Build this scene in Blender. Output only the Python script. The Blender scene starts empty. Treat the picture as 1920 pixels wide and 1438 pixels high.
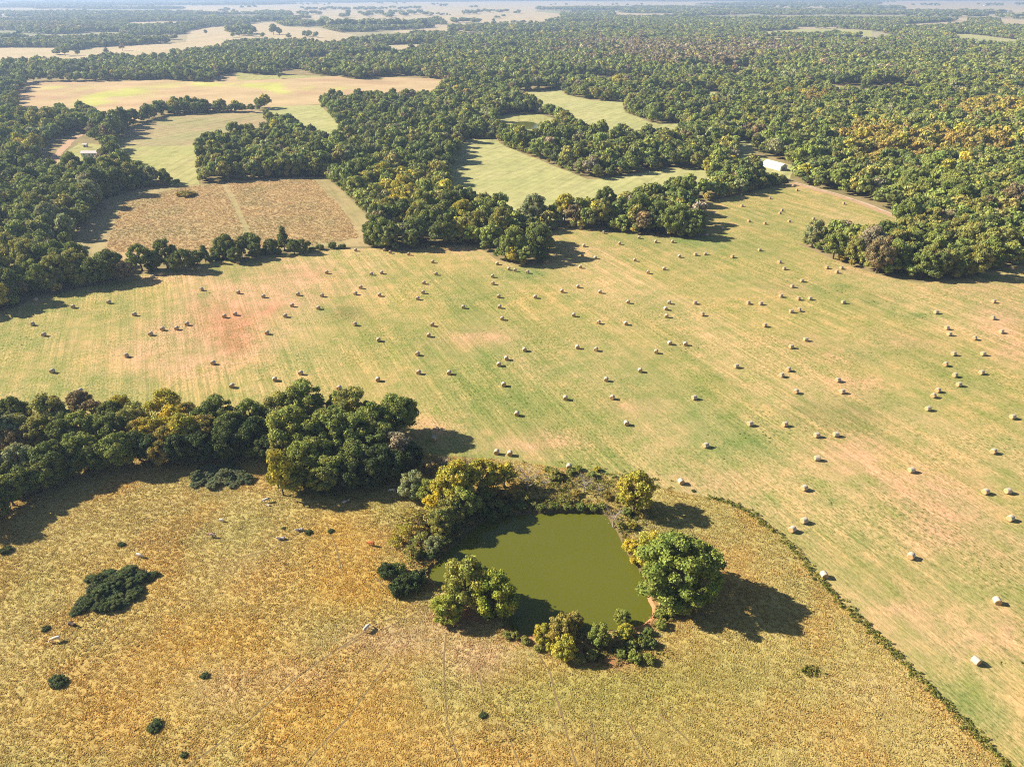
import bpy, bmesh, math, random
import numpy as np
from mathutils import Vector, Matrix, geometry

random.seed(7); R = np.random.RandomState(11)
sc = bpy.context.scene
COL = sc.collection

# ------------------------------------------------------------------ camera
H = 110.0                       # drone height above the pasture, metres
FPX = 1330.0                    # focal length in pixels of the 1920 px wide photograph
PITCH = math.radians(28.9)
CX, CY = 960.0, 719.0
cam_d = bpy.data.cameras.new('camera'); cam = bpy.data.objects.new('camera', cam_d); COL.objects.link(cam)
cam.location = (0, 0, H); cam.rotation_euler = (math.pi/2 - PITCH, 0, 0)
cam_d.sensor_width = 36.0; cam_d.lens = 36.0*FPX/1920.0
cam_d.clip_start = 1.0; cam_d.clip_end = 60000.0
sc.camera = cam

# ------------------------------------------------------------------ light
SUN_EL, SUN_AZ = math.radians(31), math.radians(13)     # from the left, slightly in front
sun_vec = Vector((-math.cos(SUN_AZ)*math.cos(SUN_EL), math.sin(SUN_AZ)*math.cos(SUN_EL), math.sin(SUN_EL)))
world = bpy.data.worlds.new('World'); sc.world = world; world.use_nodes = True
wn = world.node_tree; bg = wn.nodes['Background']
sky = wn.nodes.new('ShaderNodeTexSky'); sky.sky_type = 'NISHITA'; sky.sun_disc = False
sky.sun_elevation = SUN_EL; sky.sun_rotation = math.atan2(sun_vec.x, sun_vec.y); sky.air_density = 0.8; sky.dust_density = 0.6
wn.links.new(sky.outputs[0], bg.inputs[0]); bg.inputs[1].default_value = 0.05
sd = bpy.data.lights.new('sun', 'SUN'); sun = bpy.data.objects.new('sun', sd); COL.objects.link(sun)
sd.energy = 5.0; sd.angle = math.radians(0.5); sd.color = (1.0, 0.91, 0.76)
sun.rotation_euler = (-sun_vec).to_track_quat('-Z', 'Y').to_euler(); sun.location = (-80, 60, 160)
sc.view_settings.view_transform = 'Standard'; sc.view_settings.look = 'None'
sc.view_settings.exposure = 1.25; sc.view_settings.gamma = 1.0
sc.cycles.filter_width = 1.1; sc.cycles.use_denoising = False; sc.cycles.max_bounces = 6; sc.cycles.transparent_max_bounces = 4; sc.cycles.volume_bounces = 0

# ------------------------------------------------------------------ projection helpers (photo pixel -> point on a level plane)
sp, cp = math.sin(PITCH), math.cos(PITCH)
def ground(u, v, z=0.0):
    x, y = (u-CX)/FPX, (CY-v)/FPX
    t = (H-z)/max(sp - y*cp, 1e-4)
    return (t*x, t*(cp + y*sp))
def depth_at(u, v, z=0.0):
    return (H-z)/max(sp - (CY-v)/FPX*cp, 1e-4)
def to_px(X, Y, Z=0.0):
    X = np.asarray(X, float); Y = np.asarray(Y, float)
    d = Y*cp + (H-Z)*sp; d = np.where(d < 1, 1, d)
    yy = Y*sp - (H-Z)*cp
    return CX + FPX*X/d, CY - FPX*yy/d, d

def gpoly(pts):
    """photo outline -> ground outline; a third entry gives the height (m) of the thing that hides the edge"""
    return [ground(p[0], p[1], p[2] if len(p) > 2 else 0.0) for p in pts]

def inside(px, py, poly):
    px = np.asarray(px, float); py = np.asarray(py, float)
    r = np.zeros(px.shape, bool); n = len(poly)
    for i in range(n):
        x1, y1 = poly[i]; x2, y2 = poly[(i+1) % n]
        if y1 == y2: continue
        c = (py < y1) != (py < y2)
        r ^= c & (px < (x2-x1)*(py-y1)/(y2-y1) + x1)
    return r
def dist_line(px, py, line):
    px = np.asarray(px, float); py = np.asarray(py, float); best = np.full(px.shape, 1e9)
    for (x1, y1), (x2, y2) in zip(line[:-1], line[1:]):
        dx, dy = x2-x1, y2-y1; L = dx*dx+dy*dy+1e-9
        t = np.clip(((px-x1)*dx+(py-y1)*dy)/L, 0, 1)
        best = np.minimum(best, np.hypot(px-x1-t*dx, py-y1-t*dy))
    return best
_lat = R.rand(256, 256)
def vnoise(x, y):
    x = np.asarray(x, float); y = np.asarray(y, float)
    xi = np.floor(x).astype(int); yi = np.floor(y).astype(int); fx = x-xi; fy = y-yi
    fx = fx*fx*(3-2*fx); fy = fy*fy*(3-2*fy); g = lambda a, b: _lat[a % 256, b % 256]
    return (g(xi, yi)*(1-fx)+g(xi+1, yi)*fx)*(1-fy) + (g(xi, yi+1)*(1-fx)+g(xi+1, yi+1)*fx)*fy
def fnoise(x, y): return 0.55*vnoise(x, y)+0.3*vnoise(x*2.1+7, y*2.1+3)+0.15*vnoise(x*4.3+1, y*4.3+9)

def blobs(u, v, lst):
    r = np.zeros(np.shape(u))
    for b in lst:
        r += b[4]*np.exp(-(((u-b[0])/b[2])**2 + ((v-b[1])/b[3])**2))
    return r

# ------------------------------------------------------------------ object helpers
def tag(o, label=None, cat=None, group=None, kind=None):
    if label: o['label'] = label
    if cat: o['category'] = cat
    if group: o['group'] = group
    if kind: o['kind'] = kind
    return o
def link(name, me, mat=None, parent=None):
    o = bpy.data.objects.new(name, me); COL.objects.link(o)
    if mat is not None and me is not None and len(me.materials) == 0:
        for m in (mat if isinstance(mat, (list, tuple)) else [mat]): me.materials.append(m)
    if parent is not None: o.parent = parent
    return o
def mesh_np(name, V, F, smooth=False, fattr=None, vcol=None):
    """V (n,3); F (m,k) all the same size, or a list"""
    me = bpy.data.meshes.new(name)
    V = np.asarray(V, np.float32)
    if isinstance(F, np.ndarray):
        m, k = F.shape
        me.vertices.add(len(V)); me.vertices.foreach_set('co', V.ravel())
        me.loops.add(m*k); me.loops.foreach_set('vertex_index', F.astype(np.int32).ravel())
        me.polygons.add(m); me.polygons.foreach_set('loop_start', np.arange(0, m*k, k, dtype=np.int32))
        me.update(calc_edges=True)
    else:
        me.from_pydata([tuple(map(float, p)) for p in V], [], [list(map(int, f)) for f in F]); me.update()
    if fattr is not None:
        a = me.attributes.new('rnd', 'FLOAT', 'FACE'); a.data.foreach_set('value', np.asarray(fattr, np.float32))
    if vcol is not None:
        a = me.attributes.new('paint', 'FLOAT_COLOR', 'POINT')
        c = np.ones((len(V), 4), np.float32); c[:, :3] = vcol; a.data.foreach_set('color', c.ravel())
    if smooth: me.polygons.foreach_set('use_smooth', np.ones(len(me.polygons), bool))
    return me

# ------------------------------------------------------------------ materials
def new_mat(name, rough=0.9, spec=0.1):
    m = bpy.data.materials.new(name); m.use_nodes = True
    b = m.node_tree.nodes['Principled BSDF']
    b.inputs['Roughness'].default_value = rough; b.inputs['Specular IOR Level'].default_value = spec
    return m, m.node_tree, b
class NT:
    def __init__(s, t): s.t = t
    def n(s, ty, **kw):
        x = s.t.nodes.new(ty)
        for k, v in kw.items(): setattr(x, k, v)
        return x
    def l(s, a, b): s.t.links.new(a, b)
    def noise(s, vec, scale, detail=4, rough=0.55, dist=0.0):
        x = s.n('ShaderNodeTexNoise'); s.l(vec, x.inputs['Vector'])
        x.inputs['Scale'].default_value = scale; x.inputs['Detail'].default_value = detail
        x.inputs['Roughness'].default_value = rough; x.inputs['Distortion'].default_value = dist
        return x.outputs['Fac']
    def ramp(s, fac, stops, interp='LINEAR'):
        x = s.n('ShaderNodeValToRGB'); s.l(fac, x.inputs[0]); cr = x.color_ramp; cr.interpolation = interp
        while len(cr.elements) < len(stops): cr.elements.new(0.5)
        for e, (p, c) in zip(cr.elements, stops):
            e.position = p; e.color = (c[0], c[1], c[2], 1) if isinstance(c, tuple) else (c, c, c, 1)
        return x.outputs[0]
    def mix(s, fac, a, b, blend='MIX'):
        x = s.n('ShaderNodeMix', data_type='RGBA', blend_type=blend)
        for sock, val in ((x.inputs[0], fac), (x.inputs[6], a), (x.inputs[7], b)):
            if isinstance(val, bpy.types.NodeSocket): s.l(val, sock)
            elif isinstance(val, tuple): sock.default_value = (*val, 1)
            else: sock.default_value = val
        return x.outputs[2]
    def math(s, op, a, b=0.0):
        x = s.n('ShaderNodeMath', operation=op)
        for sock, val in ((x.inputs[0], a), (x.inputs[1], b)):
            if isinstance(val, bpy.types.NodeSocket): s.l(val, sock)
            else: sock.default_value = val
        return x.outputs[0]
    def bump(s, h, strength, dist, bsdf):
        x = s.n('ShaderNodeBump'); x.inputs['Strength'].default_value = strength; x.inputs['Distance'].default_value = dist
        s.l(h, x.inputs['Height']); s.l(x.outputs[0], bsdf.inputs['Normal'])

def foliage_mat(name, transl=0.25):
    m, t, b = new_mat(name, 0.75, 0.12); N = NT(t)
    tint = N.n('ShaderNodeAttribute', attribute_type='INSTANCER', attribute_name='tint')
    rnd = N.n('ShaderNodeAttribute', attribute_type='GEOMETRY', attribute_name='rnd')
    k = N.math('MULTIPLY_ADD', rnd.outputs['Fac'], 1.9); t.nodes[-1].inputs[2].default_value = 1.0
    geo = N.n('ShaderNodeNewGeometry')
    big = N.noise(geo.outputs['Position'], 0.35, 2)
    warm = N.mix(N.ramp(big, [(0.35, 0.0), (0.7, 1.0)]), (0.92, 1.0, 0.85), (1.25, 1.06, 0.80))
    c = N.mix(1.0, tint.outputs['Color'], k, 'MULTIPLY')
    c = N.mix(1.0, c, warm, 'MULTIPLY')
    N.l(c, b.inputs['Base Color'])
    tr = N.n('ShaderNodeBsdfTranslucent'); N.l(c, tr.inputs[0])
    mx = N.n('ShaderNodeMixShader'); mx.inputs[0].default_value = transl
    N.l(b.outputs[0], mx.inputs[1]); N.l(tr.outputs[0], mx.inputs[2])
    N.l(mx.outputs[0], t.nodes['Material Output'].inputs[0])
    return m
M_LEAF = foliage_mat('foliage')
def simple(name, col, rough=0.85, nscale=None, amt=0.3, spec=0.2, metal=0.0):
    m, t, b = new_mat(name, rough, spec); N = NT(t); b.inputs['Metallic'].default_value = metal
    if nscale:
        tc = N.n('ShaderNodeTexCoord')
        f = N.noise(tc.outputs['Object'], nscale, 5)
        N.l(N.mix(f, tuple(c*(1-amt) for c in col), tuple(min(1, c*(1+amt)) for c in col)), b.inputs['Base Color'])
    else: b.inputs['Base Color'].default_value = (*col, 1)
    return m
M_BARK = simple('bark', (0.13, 0.10, 0.075), 0.95, 3.0)
M_PALEBARK = simple('pale_bark', (0.36, 0.31, 0.27), 0.95, 3.0)

def grass_ground(name, base, var, streak=None, fine=0.5, bump=0.6, use_paint=False, nscale=0.02):
    m, t, b = new_mat(name, 0.95, 0.05); N = NT(t)
    geo = N.n('ShaderNodeNewGeometry'); P = geo.outputs['Position']
    lo = N.noise(P, nscale, 6, 0.62, 0.4); mid = N.noise(P, 0.13, 5, 0.65)
    c = N.mix(N.ramp(lo, [(0.35, 0.0), (0.65, 1.0)]), base, var)
    if use_paint:
        a = N.n('ShaderNodeAttribute', attribute_type='GEOMETRY', attribute_name='paint')
        c = N.mix(N.math('MULTIPLY', 1.0, 1.0), c, a.outputs['Color']) if False else a.outputs['Color']
    v = N.ramp(mid, [(0.25, 0.72), (0.5, 1.0), (0.8, 1.18)])
    c = N.mix(1.0, c, v, 'MULTIPLY')
    hgt = N.noise(P, 1.6, 3, 0.7)
    c = N.mix(fine, c, N.mix(1.0, c, N.ramp(hgt, [(0.3, 0.45), (0.6, 1.25)]), 'MULTIPLY'))
    if streak:
        ang, sx, sy, amt = streak
        mp = N.n('ShaderNodeMapping'); mp.inputs['Rotation'].default_value = (0, 0, ang); N.l(P, mp.inputs['Vector'])
        mp2 = N.n('ShaderNodeMapping'); mp2.inputs['Scale'].default_value = (sx, sy, 1); N.l(mp.outputs[0], mp2.inputs['Vector'])
        s1 = N.noise(mp2.outputs[0], 1.0, 4, 0.7)
        c = N.mix(1.0, c, N.ramp(s1, [(0.3, 1-amt), (0.5, 1.0), (0.72, 1+amt*0.6)]), 'MULTIPLY')
    N.l(c, b.inputs['Base Color'])
    if bump: N.bump(hgt, bump, 0.25, b)
    return m

ROWA = math.radians(-25.0)    # direction of the mower swaths

# ------------------------------------------------------------------ outlines (photo px; third number = height of what hides that edge)
T = 11
HAY = [(-420, 690), (-60, 602), (0, 583), (60, 566), (150, 541), (230, 522), (330, 502), (450, 484), (560, 473), (640, 467), (700, 466),
       (760, 471), (800, 464), (870, 459), (905, 468), (930, 487), (985, 501), (1018, 498), (1030, 470), (1000, 440), (1050, 429), (1130, 432),
       (1230, 444), (1300, 447), (1322, 440), (1318, 415, 3), (1290, 390), (1320, 380), (1400, 362), (1462, 346), (1490, 343), (1560, 362), (1640, 394), (1690, 414),
       (1660, 425, T), (1600, 412, T), (1545, 410, T), (1500, 430, 8), (1491, 455), (1540, 477), (1600, 501), (1680, 524), (1730, 531),
       (1800, 524), (1850, 510), (1925, 493), (2100, 480), (2900, 560), (2900, 1500), (2330, 1800), (1890, 1438), (1700, 1246), (1560, 1112), (1470, 1012), (1400, 955),
       (1345, 936), (1280, 924), (1200, 903), (1070, 880), (960, 862), (880, 858), (780, 850), (640, 835), (500, 828), (300, 832), (120, 838), (0, 842), (-420, 870)]
NB = 18
iA = [i for i, p in enumerate(HAY) if p[:2] == (1890, 1438)][0]
SHARED = HAY[iA-1:]                 # hedge line shared by hay field and pasture, from the right bottom to the left
PAST = list(SHARED) + [(-900, 1000), (-1500, 1800), (-600, 2300), (960, 2400), (2330, 2200)]
POND = [(1044, 959), (1090, 958), (1135, 960), (1147, 981), (1159, 998), (1171, 1030), (1191, 1056), (1207, 1078), (1212, 1100), (1213, 1120), (1225, 1141),
        (1219, 1157), (1197, 1172), (1155, 1178), (1100, 1178), (1060, 1187), (1017, 1184), (981, 1189), (957, 1174), (953, 1145),
        (936, 1128), (902, 1117), (866, 1104), (834, 1102), (808, 1088), (803, 1068), (826, 1048), (848, 1024), (870, 1002), (888, 986), (924, 966), (981, 962)]
BROWN_MARGIN = [(198, 372), (270, 352, 0), (345, 348), (420, 342), (520, 334), (608, 332), (640, 356), (704, 420), (692, 462), (600, 463), (470, 474), (330, 490), (210, 506), (120, 512), (112, 490), (140, 440), (170, 400)]
BROWN_A = [(232, 376), (330, 354), (398, 345), (415, 346), (434, 380), (456, 430), (445, 466), (330, 478), (240, 490), (190, 488), (214, 418)]
BROWN_B = [(426, 344), (585, 334), (630, 380), (655, 410), (674, 445), (600, 458), (476, 466), (466, 426), (445, 380)]
TAN_C = [(300, 218), (400, 213), (493, 207), (506, 226, T), (450, 238, T), (398, 262, 3), (383, 272), (300, 274), (213, 275), (220, 262), (240, 240), (280, 225)]
GREEN_C = [(493, 207), (510, 200), (600, 197), (630, 228, 0), (655, 247, T), (600, 244, T), (560, 226, T), (506, 226)]
PALE_C = [(213, 273), (300, 272), (386, 270), (378, 300), (374, 335), (376, 346), (325, 348), (322, 316, T), (300, 308, T), (250, 305, T), (222, 290, T)]
PINK_D = [(52, 153), (150, 154), (317, 149), (335, 153), (400, 154), (408, 143), (440, 136), (480, 141), (633, 143), (660, 149), (716, 150), (722, 145), (800, 147), (842, 152),
          (830, 166, T), (760, 170, T), (700, 169, T), (655, 174, T), (620, 173, T), (602, 196), (480, 202), (472, 188, T), (400, 186, T), (310, 186, T), (270, 200, T), (205, 215, T), (182, 213, T), (168, 200, T), (100, 200, T), (20, 203, T), (36, 178), (45, 160)]
YEL_D = [(440, 136), (480, 141), (633, 143), (560, 147), (446, 152)]
GREEN_E = [(953, 173), (1053, 168), (1060, 178), (1107, 188), (1170, 192), (1173, 212), (1223, 231), (1280, 232), (1277, 247, T), (1173, 239, T), (1073, 231, T), (1068, 213, T), (1030, 195, T), (985, 178, T)]
GREEN_F = [(930, 261), (873, 262), (857, 283), (848, 310), (837, 350), (845, 362, 7), (890, 362, 7), (960, 383, T), (1000, 377, T), (1060, 374, T), (1110, 364, T), (1190, 351, T), (1240, 342, T), (1300, 332, T), (1342, 324, T),
           (1320, 318), (1260, 316), (1190, 325), (1130, 335), (1100, 336), (1040, 312), (985, 290), (948, 276)]
YARD = [(1392, 262), (1412, 268), (1412, 292), (1440, 298), (1490, 312), (1484, 322, 6), (1462, 322, 6), (1440, 317, 6), (1400, 310, 6), (1374, 306, 6), (1376, 280), (1384, 268)]
YARD_L = [(105, 300), (150, 268), (172, 270), (200, 274), (204, 300, 5), (180, 306, 8), (140, 316, 8), (108, 322, 8)]
POND2_CLEAR = [(925, 222, 0), (950, 215), (1010, 214), (1046, 226), (1050, 238, 8), (1000, 249, 8), (960, 249, 8), (935, 238, 8)]
SMALL = [
 ('meadow', [(1318, 176), (1345, 172), (1360, 184), (1340, 190, 5), (1326, 186, 5)]),
 ('meadow', [(1420, 60), (1500, 55), (1560, 54), (1635, 58), (1638, 64, 6), (1560, 63, 6), (1500, 65, 6), (1436, 66, 6)]),
 ('hay', [(1435, 71), (1474, 73), (1474, 83, 3), (1440, 80, 3)]),
 ('meadow', [(1770, 65), (1810, 64), (1912, 76), (1905, 86, 6), (1840, 82, 6), (1800, 76, 4)]),
 ('hay', [(1670, 47), (1740, 44), (1792, 40), (1795, 32), (1812, 31), (1815, 44), (1800, 48, 4), (1700, 53, 4)]),
 ('hay', [(1868, 36), (1925, 38), (1925, 50, 5), (1880, 50, 5)]),
 ('hay', [(1150, 24), (1200, 26), (1270, 26), (1262, 30, 6), (1200, 32, 6), (1155, 31, 6)]),
 ('hay', [(735, 60), (800, 54), (840, 50), (842, 58, 8), (800, 60, 8), (760, 62, 8)]),
 ('hay', [(700, 86), (760, 84), (820, 83), (820, 90, 4), (740, 94, 8)]),
 ('meadow', [(575, 110), (606, 106), (622, 107), (618, 115, 8), (590, 116, 8)]),
 ('hay', [(395, 104), (440, 104), (470, 102), (400, 108, 4)]),
 ('hay', [(545, 100), (576, 92), (575, 96), (540, 102)]),
 ('hay', [(163, 38), (207, 38), (205, 42, 3), (166, 42, 3)]),
 ('hay', [(234, 43), (300, 41), (378, 41), (386, 45, 6), (300, 47, 6), (244, 48, 6)]),
 ('hay', [(0, 26), (13, 27), (12, 32, 4), (0, 32, 4)]),
 ('meadow', [(1900, 470, 0), (1925, 468, 0), (1925, 490, 0), (1895, 492, 0)]),
 ('hay', [(0, 148), (40, 148), (38, 152), (15, 152), (0, 152)]),
 ('meadow', [(1330, 186), (1338, 186), (1338, 188), (1330, 188)]),
 ('meadow', [(1530, 156), (1560, 160), (1600, 168), (1640, 178), (1630, 182, 5), (1590, 174, 5), (1540, 164, 5)]),
 ('meadow', [(0, 340), (12, 335), (14, 345), (0, 350)]),
]
TOP_L = [(0, 90), (55, 90), (110, 90), (125, 96), (155, 94), (165, 90), (230, 87), (290, 83), (348, 80), (352, 70), (348, 60), (385, 52), (440, 49), (480, 44), (512, 42),
         (532, 50), (600, 53), (620, 58), (668, 67), (650, 76, T), (600, 78, T), (560, 70, T), (500, 72, T), (440, 76, T), (395, 82, T), (386, 88, T), (325, 95, T), (300, 104, T), (240, 99, T),
         (190, 101, T), (160, 109, T), (110, 115, T), (60, 111, T), (0, 118, T), (-200, 122, T), (-200, 96)]
TOP_M = [(335, 13), (420, 12), (540, 9), (700, 5), (860, 4), (1010, 3), (1300, 4), (1430, 6), (1340, 9), (1200, 11), (1120, 14), (1010, 15), (1003, 22), (1055, 27), (1048, 35, 8), (985, 42, T), (960, 41, T), (920, 44, T), (880, 47, 8),
         (840, 46, 4), (820, 32, T), (780, 38, T), (700, 38, T), (640, 41, T), (590, 40, T), (545, 33, T), (540, 20), (480, 25, 5), (400, 26, 6), (352, 20)]
TOP_R = [(1440, 12), (1560, 13), (1630, 14), (1650, 8), (1660, 3), (1800, 2), (2000, 2), (2000, 24, 6), (1900, 22, 6), (1800, 20, 6), (1720, 20, 6), (1680, 12, 6), (1600, 16, 6), (1500, 18, 6), (1440, 17, 6)]
FIELDS = {k: gpoly(v) for k, v in dict(HAY=HAY, PAST=PAST, BM=BROWN_MARGIN, TC=TAN_C, GC=GREEN_C, PC=PALE_C, PD=PINK_D, GE=GREEN_E, GF=GREEN_F, YARD=YARD, YL=YARD_L,
          P2=POND2_CLEAR, TL=TOP_L, TM=TOP_M, TR=TOP_R).items()}
for i, (k, p) in enumerate(SMALL): FIELDS['S%d' % i] = gpoly(p)
TRACKS = [[(1484, 344), (1500, 348), (1560, 364), (1620, 384), (1660, 400), (1690, 413)], [(150, 252), (128, 268), (112, 286), (104, 300), (98, 322)]]
POND_G = gpoly(POND)
pc = np.mean(np.array(POND_G), axis=0)
def offset_poly(poly, d):
    n = len(poly); out = []
    area = sum(poly[i][0]*poly[(i+1) % n][1]-poly[(i+1) % n][0]*poly[i][1] for i in range(n))
    s = 1 if area > 0 else -1
    for i in range(n):
        a = np.array(poly[i-1]); b = np.array(poly[(i+1) % n]); tdir = b-a; tdir = tdir/np.linalg.norm(tdir)
        out.append((poly[i][0]+s*tdir[1]*d, poly[i][1]-s*tdir[0]*d))
    return out
def smooth_poly(poly, it=1):
    for _ in range(it):
        o = []
        for i in range(len(poly)):
            a = poly[i]; b = poly[(i+1) % len(poly)]
            o += [(a[0]*.75+b[0]*.25, a[1]*.75+b[1]*.25), (a[0]*.25+b[0]*.75, a[1]*.25+b[1]*.75)]
        poly = o
    return poly
POND_S = smooth_poly(POND_G, 1)
POND_OUT = offset_poly(POND_S, 0.7); POND_IN = offset_poly(POND_S, -1.2)

# ------------------------------------------------------------------ ground sheets
def densify(poly, step, closed=True):
    out = []
    for i in range(len(poly) if closed else len(poly)-1):
        a = np.array(poly[i]); b = np.array(poly[(i+1) % len(poly)]); n = max(1, int(np.linalg.norm(b-a)/step))
        for k in range(n): out.append(tuple(a+(b-a)*k/n))
    return out
def sheet(name, poly, z, mat, step=None, hole=None, paint=None, wobble=0.0, edge=None):
    poly = densify(poly, edge or (step or 60))
    if wobble:
        poly = [(x+wobble*(vnoise(x*.08, y*.08)-.5)*2, y+wobble*(vnoise(x*.08+50, y*.08+9)-.5)*2) for x, y in poly]
    pts = [Vector(p) for p in poly]; n = len(pts)
    edges = [(i, (i+1) % n) for i in range(n)]
    if hole:
        h0 = len(pts); pts += [Vector(p) for p in hole]; m = len(hole)
        edges += [(h0+i, h0+(i+1) % m) for i in range(m)]
    if step:
        xs = [p[0] for p in poly]; ys = [p[1] for p in poly]
        gx, gy = np.meshgrid(np.arange(min(xs), max(xs), step), np.arange(min(ys), max(ys), step))
        gx = gx + (R.rand(*gx.shape)-.5)*step*.5; gy = gy + (R.rand(*gy.shape)-.5)*step*.5
        gx = gx.ravel(); gy = gy.ravel()
        k = inside(gx, gy, poly) & (dist_line(gx, gy, poly+[poly[0]]) > step*.4)
        if hole: k &= ~inside(gx, gy, hole) & (dist_line(gx, gy, hole+[hole[0]]) > step*.4)
        pts += [Vector((a, b)) for a, b in zip(gx[k], gy[k])]
    vs, es, fs, *_ = geometry.delaunay_2d_cdt(pts, edges, [], 1, 1e-4)
    V = np.array([(v.x, v.y, z) for v in vs]); fs = [list(f) for f in fs]
    if hole or True:
        cen = np.array([np.mean(V[f, :2], axis=0) for f in fs])
        k = inside(cen[:, 0], cen[:, 1], poly)
        if hole: k &= ~inside(cen[:, 0], cen[:, 1], hole)
        fs = [f for f, q in zip(fs, k) if q]
    # all facing up
    F = []
    for f in fs:
        a, b, c = V[f[0]], V[f[1]], V[f[2]]
        if (b[0]-a[0])*(c[1]-a[1])-(b[1]-a[1])*(c[0]-a[0]) < 0: f = f[::-1]
        F.append(f)
    me = mesh_np(name, V, np.array(F) if all(len(f) == 3 for f in F) else F, vcol=paint(V[:, 0], V[:, 1]) if paint else None)
    o = link(name, me, mat); o['kind'] = 'structure'
    return o

# base ground reaching the horizon (a patchwork of pale fields far off)
m, t, b = new_mat('ground_far', 0.95, 0.03); N = NT(t)
geo = N.n('ShaderNodeNewGeometry'); P = geo.outputs['Position']
vor = N.n('ShaderNodeTexVoronoi'); vor.inputs['Scale'].default_value = 0.0022; vor.distance = 'CHEBYCHEV'; N.l(P, vor.inputs['Vector'])
sep = N.n('ShaderNodeSeparateColor'); N.l(vor.outputs['Color'], sep.inputs[0])
c = N.ramp(sep.outputs[0], [(0.0, (0.38, 0.31, 0.19)), (0.35, (0.27, 0.25, 0.13)), (0.6, (0.42, 0.33, 0.22)), (1.0, (0.25, 0.25, 0.13))])
near = N.ramp(N.noise(P, 0.05, 5), [(0.35, (0.20, 0.17, 0.075)), (0.7, (0.33, 0.25, 0.13))])
ln = N.n('ShaderNodeVectorMath', operation='LENGTH'); N.l(P, ln.inputs[0])
f = N.math('DIVIDE', N.math('SUBTRACT', ln.outputs['Value'], 1500.0), 900.0); t.nodes[-1].use_clamp = True
N.l(N.mix(f, near, c), b.inputs['Base Color'])
S = 30000.0
me = mesh_np('ground', [(-S, -2000, -0.06), (S, -2000, -0.06), (S, 2*S, -0.06), (-S, 2*S, -0.06)], np.array([[0, 1, 2, 3]]))
# open a hole over the farm pond: build the base sheet with it
bpy.data.meshes.remove(me)
pond_hole = offset_poly(POND_S, 1.1)
sheet('ground', [(-S, -2000), (S, -2000), (S, 2*S), (-S, 2*S)], -0.06, m, None, pond_hole, edge=70000)

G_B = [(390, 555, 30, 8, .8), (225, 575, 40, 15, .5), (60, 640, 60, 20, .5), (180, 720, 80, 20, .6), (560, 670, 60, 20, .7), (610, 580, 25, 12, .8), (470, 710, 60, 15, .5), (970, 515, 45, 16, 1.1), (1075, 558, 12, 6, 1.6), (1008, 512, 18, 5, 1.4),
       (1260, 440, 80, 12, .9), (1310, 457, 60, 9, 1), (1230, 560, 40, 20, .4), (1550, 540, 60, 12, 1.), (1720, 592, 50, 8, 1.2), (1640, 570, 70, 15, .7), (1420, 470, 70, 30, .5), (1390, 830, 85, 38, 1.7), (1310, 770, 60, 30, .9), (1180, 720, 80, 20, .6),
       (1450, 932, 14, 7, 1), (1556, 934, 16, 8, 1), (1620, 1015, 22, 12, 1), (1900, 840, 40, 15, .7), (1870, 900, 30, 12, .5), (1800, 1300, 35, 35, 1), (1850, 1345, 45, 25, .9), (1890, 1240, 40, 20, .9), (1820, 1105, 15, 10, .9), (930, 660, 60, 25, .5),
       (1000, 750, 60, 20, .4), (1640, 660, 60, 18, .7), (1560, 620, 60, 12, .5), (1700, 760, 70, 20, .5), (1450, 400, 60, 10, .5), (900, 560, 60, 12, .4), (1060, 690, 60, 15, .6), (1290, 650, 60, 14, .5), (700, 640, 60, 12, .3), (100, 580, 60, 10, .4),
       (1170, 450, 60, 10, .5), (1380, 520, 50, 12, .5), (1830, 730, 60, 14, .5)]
P_B = [(430, 625, 70, 50, 1.4), (430, 560, 80, 26, 1.2), (520, 560, 80, 22, 1.1), (560, 520, 70, 16, .9), (250, 660, 60, 20, .6), (300, 620, 60, 25, .6), (330, 690, 80, 30, .7), (560, 500, 60, 10, .7), (150, 650, 50, 10, .4), (870, 640, 60, 15, .5), (920, 630, 50, 12, .7), (1600, 850, 60, 35, 1.2),
       (1760, 950, 80, 60, 1.0), (1770, 1010, 60, 30, 1.0), (1700, 640, 80, 20, .5), (1880, 600, 50, 30, 1.), (1900, 660, 40, 25, .9), (1580, 670, 60, 15, .5), (1600, 720, 60, 15, .6), (790, 800, 60, 15, .8), (1010, 830, 90, 20, .7),
       (1890, 1180, 30, 40, .9), (1660, 505, 90, 10, .7), (1590, 480, 60, 8, .6), (860, 468, 40, 5, .8), (1840, 540, 80, 15, .5), (320, 520, 120, 12, .5), (1340, 900, 80, 20, .4), (1500, 640, 70, 14, .4), (1480, 540, 50, 12, .5), (1130, 470, 60, 8, .4), (640, 540, 50, 12, .4),
       (1190, 760, 60, 14, .5), (1690, 900, 60, 30, .7), (1880, 1050, 60, 40, .6), (1700, 1150, 60, 30, .5), (1820, 1200, 60, 30, .4)]
RED_B = [(420, 600, 55, 34, 1.0), (440, 640, 26, 25, .9), (505, 580, 18, 14, .7), (590, 515, 30, 8, .4)]
BR_B = [(652, 590, 28, 14, 1.2), (1590, 780, 60, 30, .7), (1640, 560, 40, 10, .3), (1520, 770, 40, 20, .5)]
def lerp(a, b, w): w = np.clip(w, 0, 1)[:, None]; return a*(1-w)+np.array(b)*w
ca, sa = math.cos(ROWA), math.sin(ROWA)
def rowcoord(x, y): return x*ca + y*sa*1.0, -x*sa + y*ca      # across, along
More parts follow.
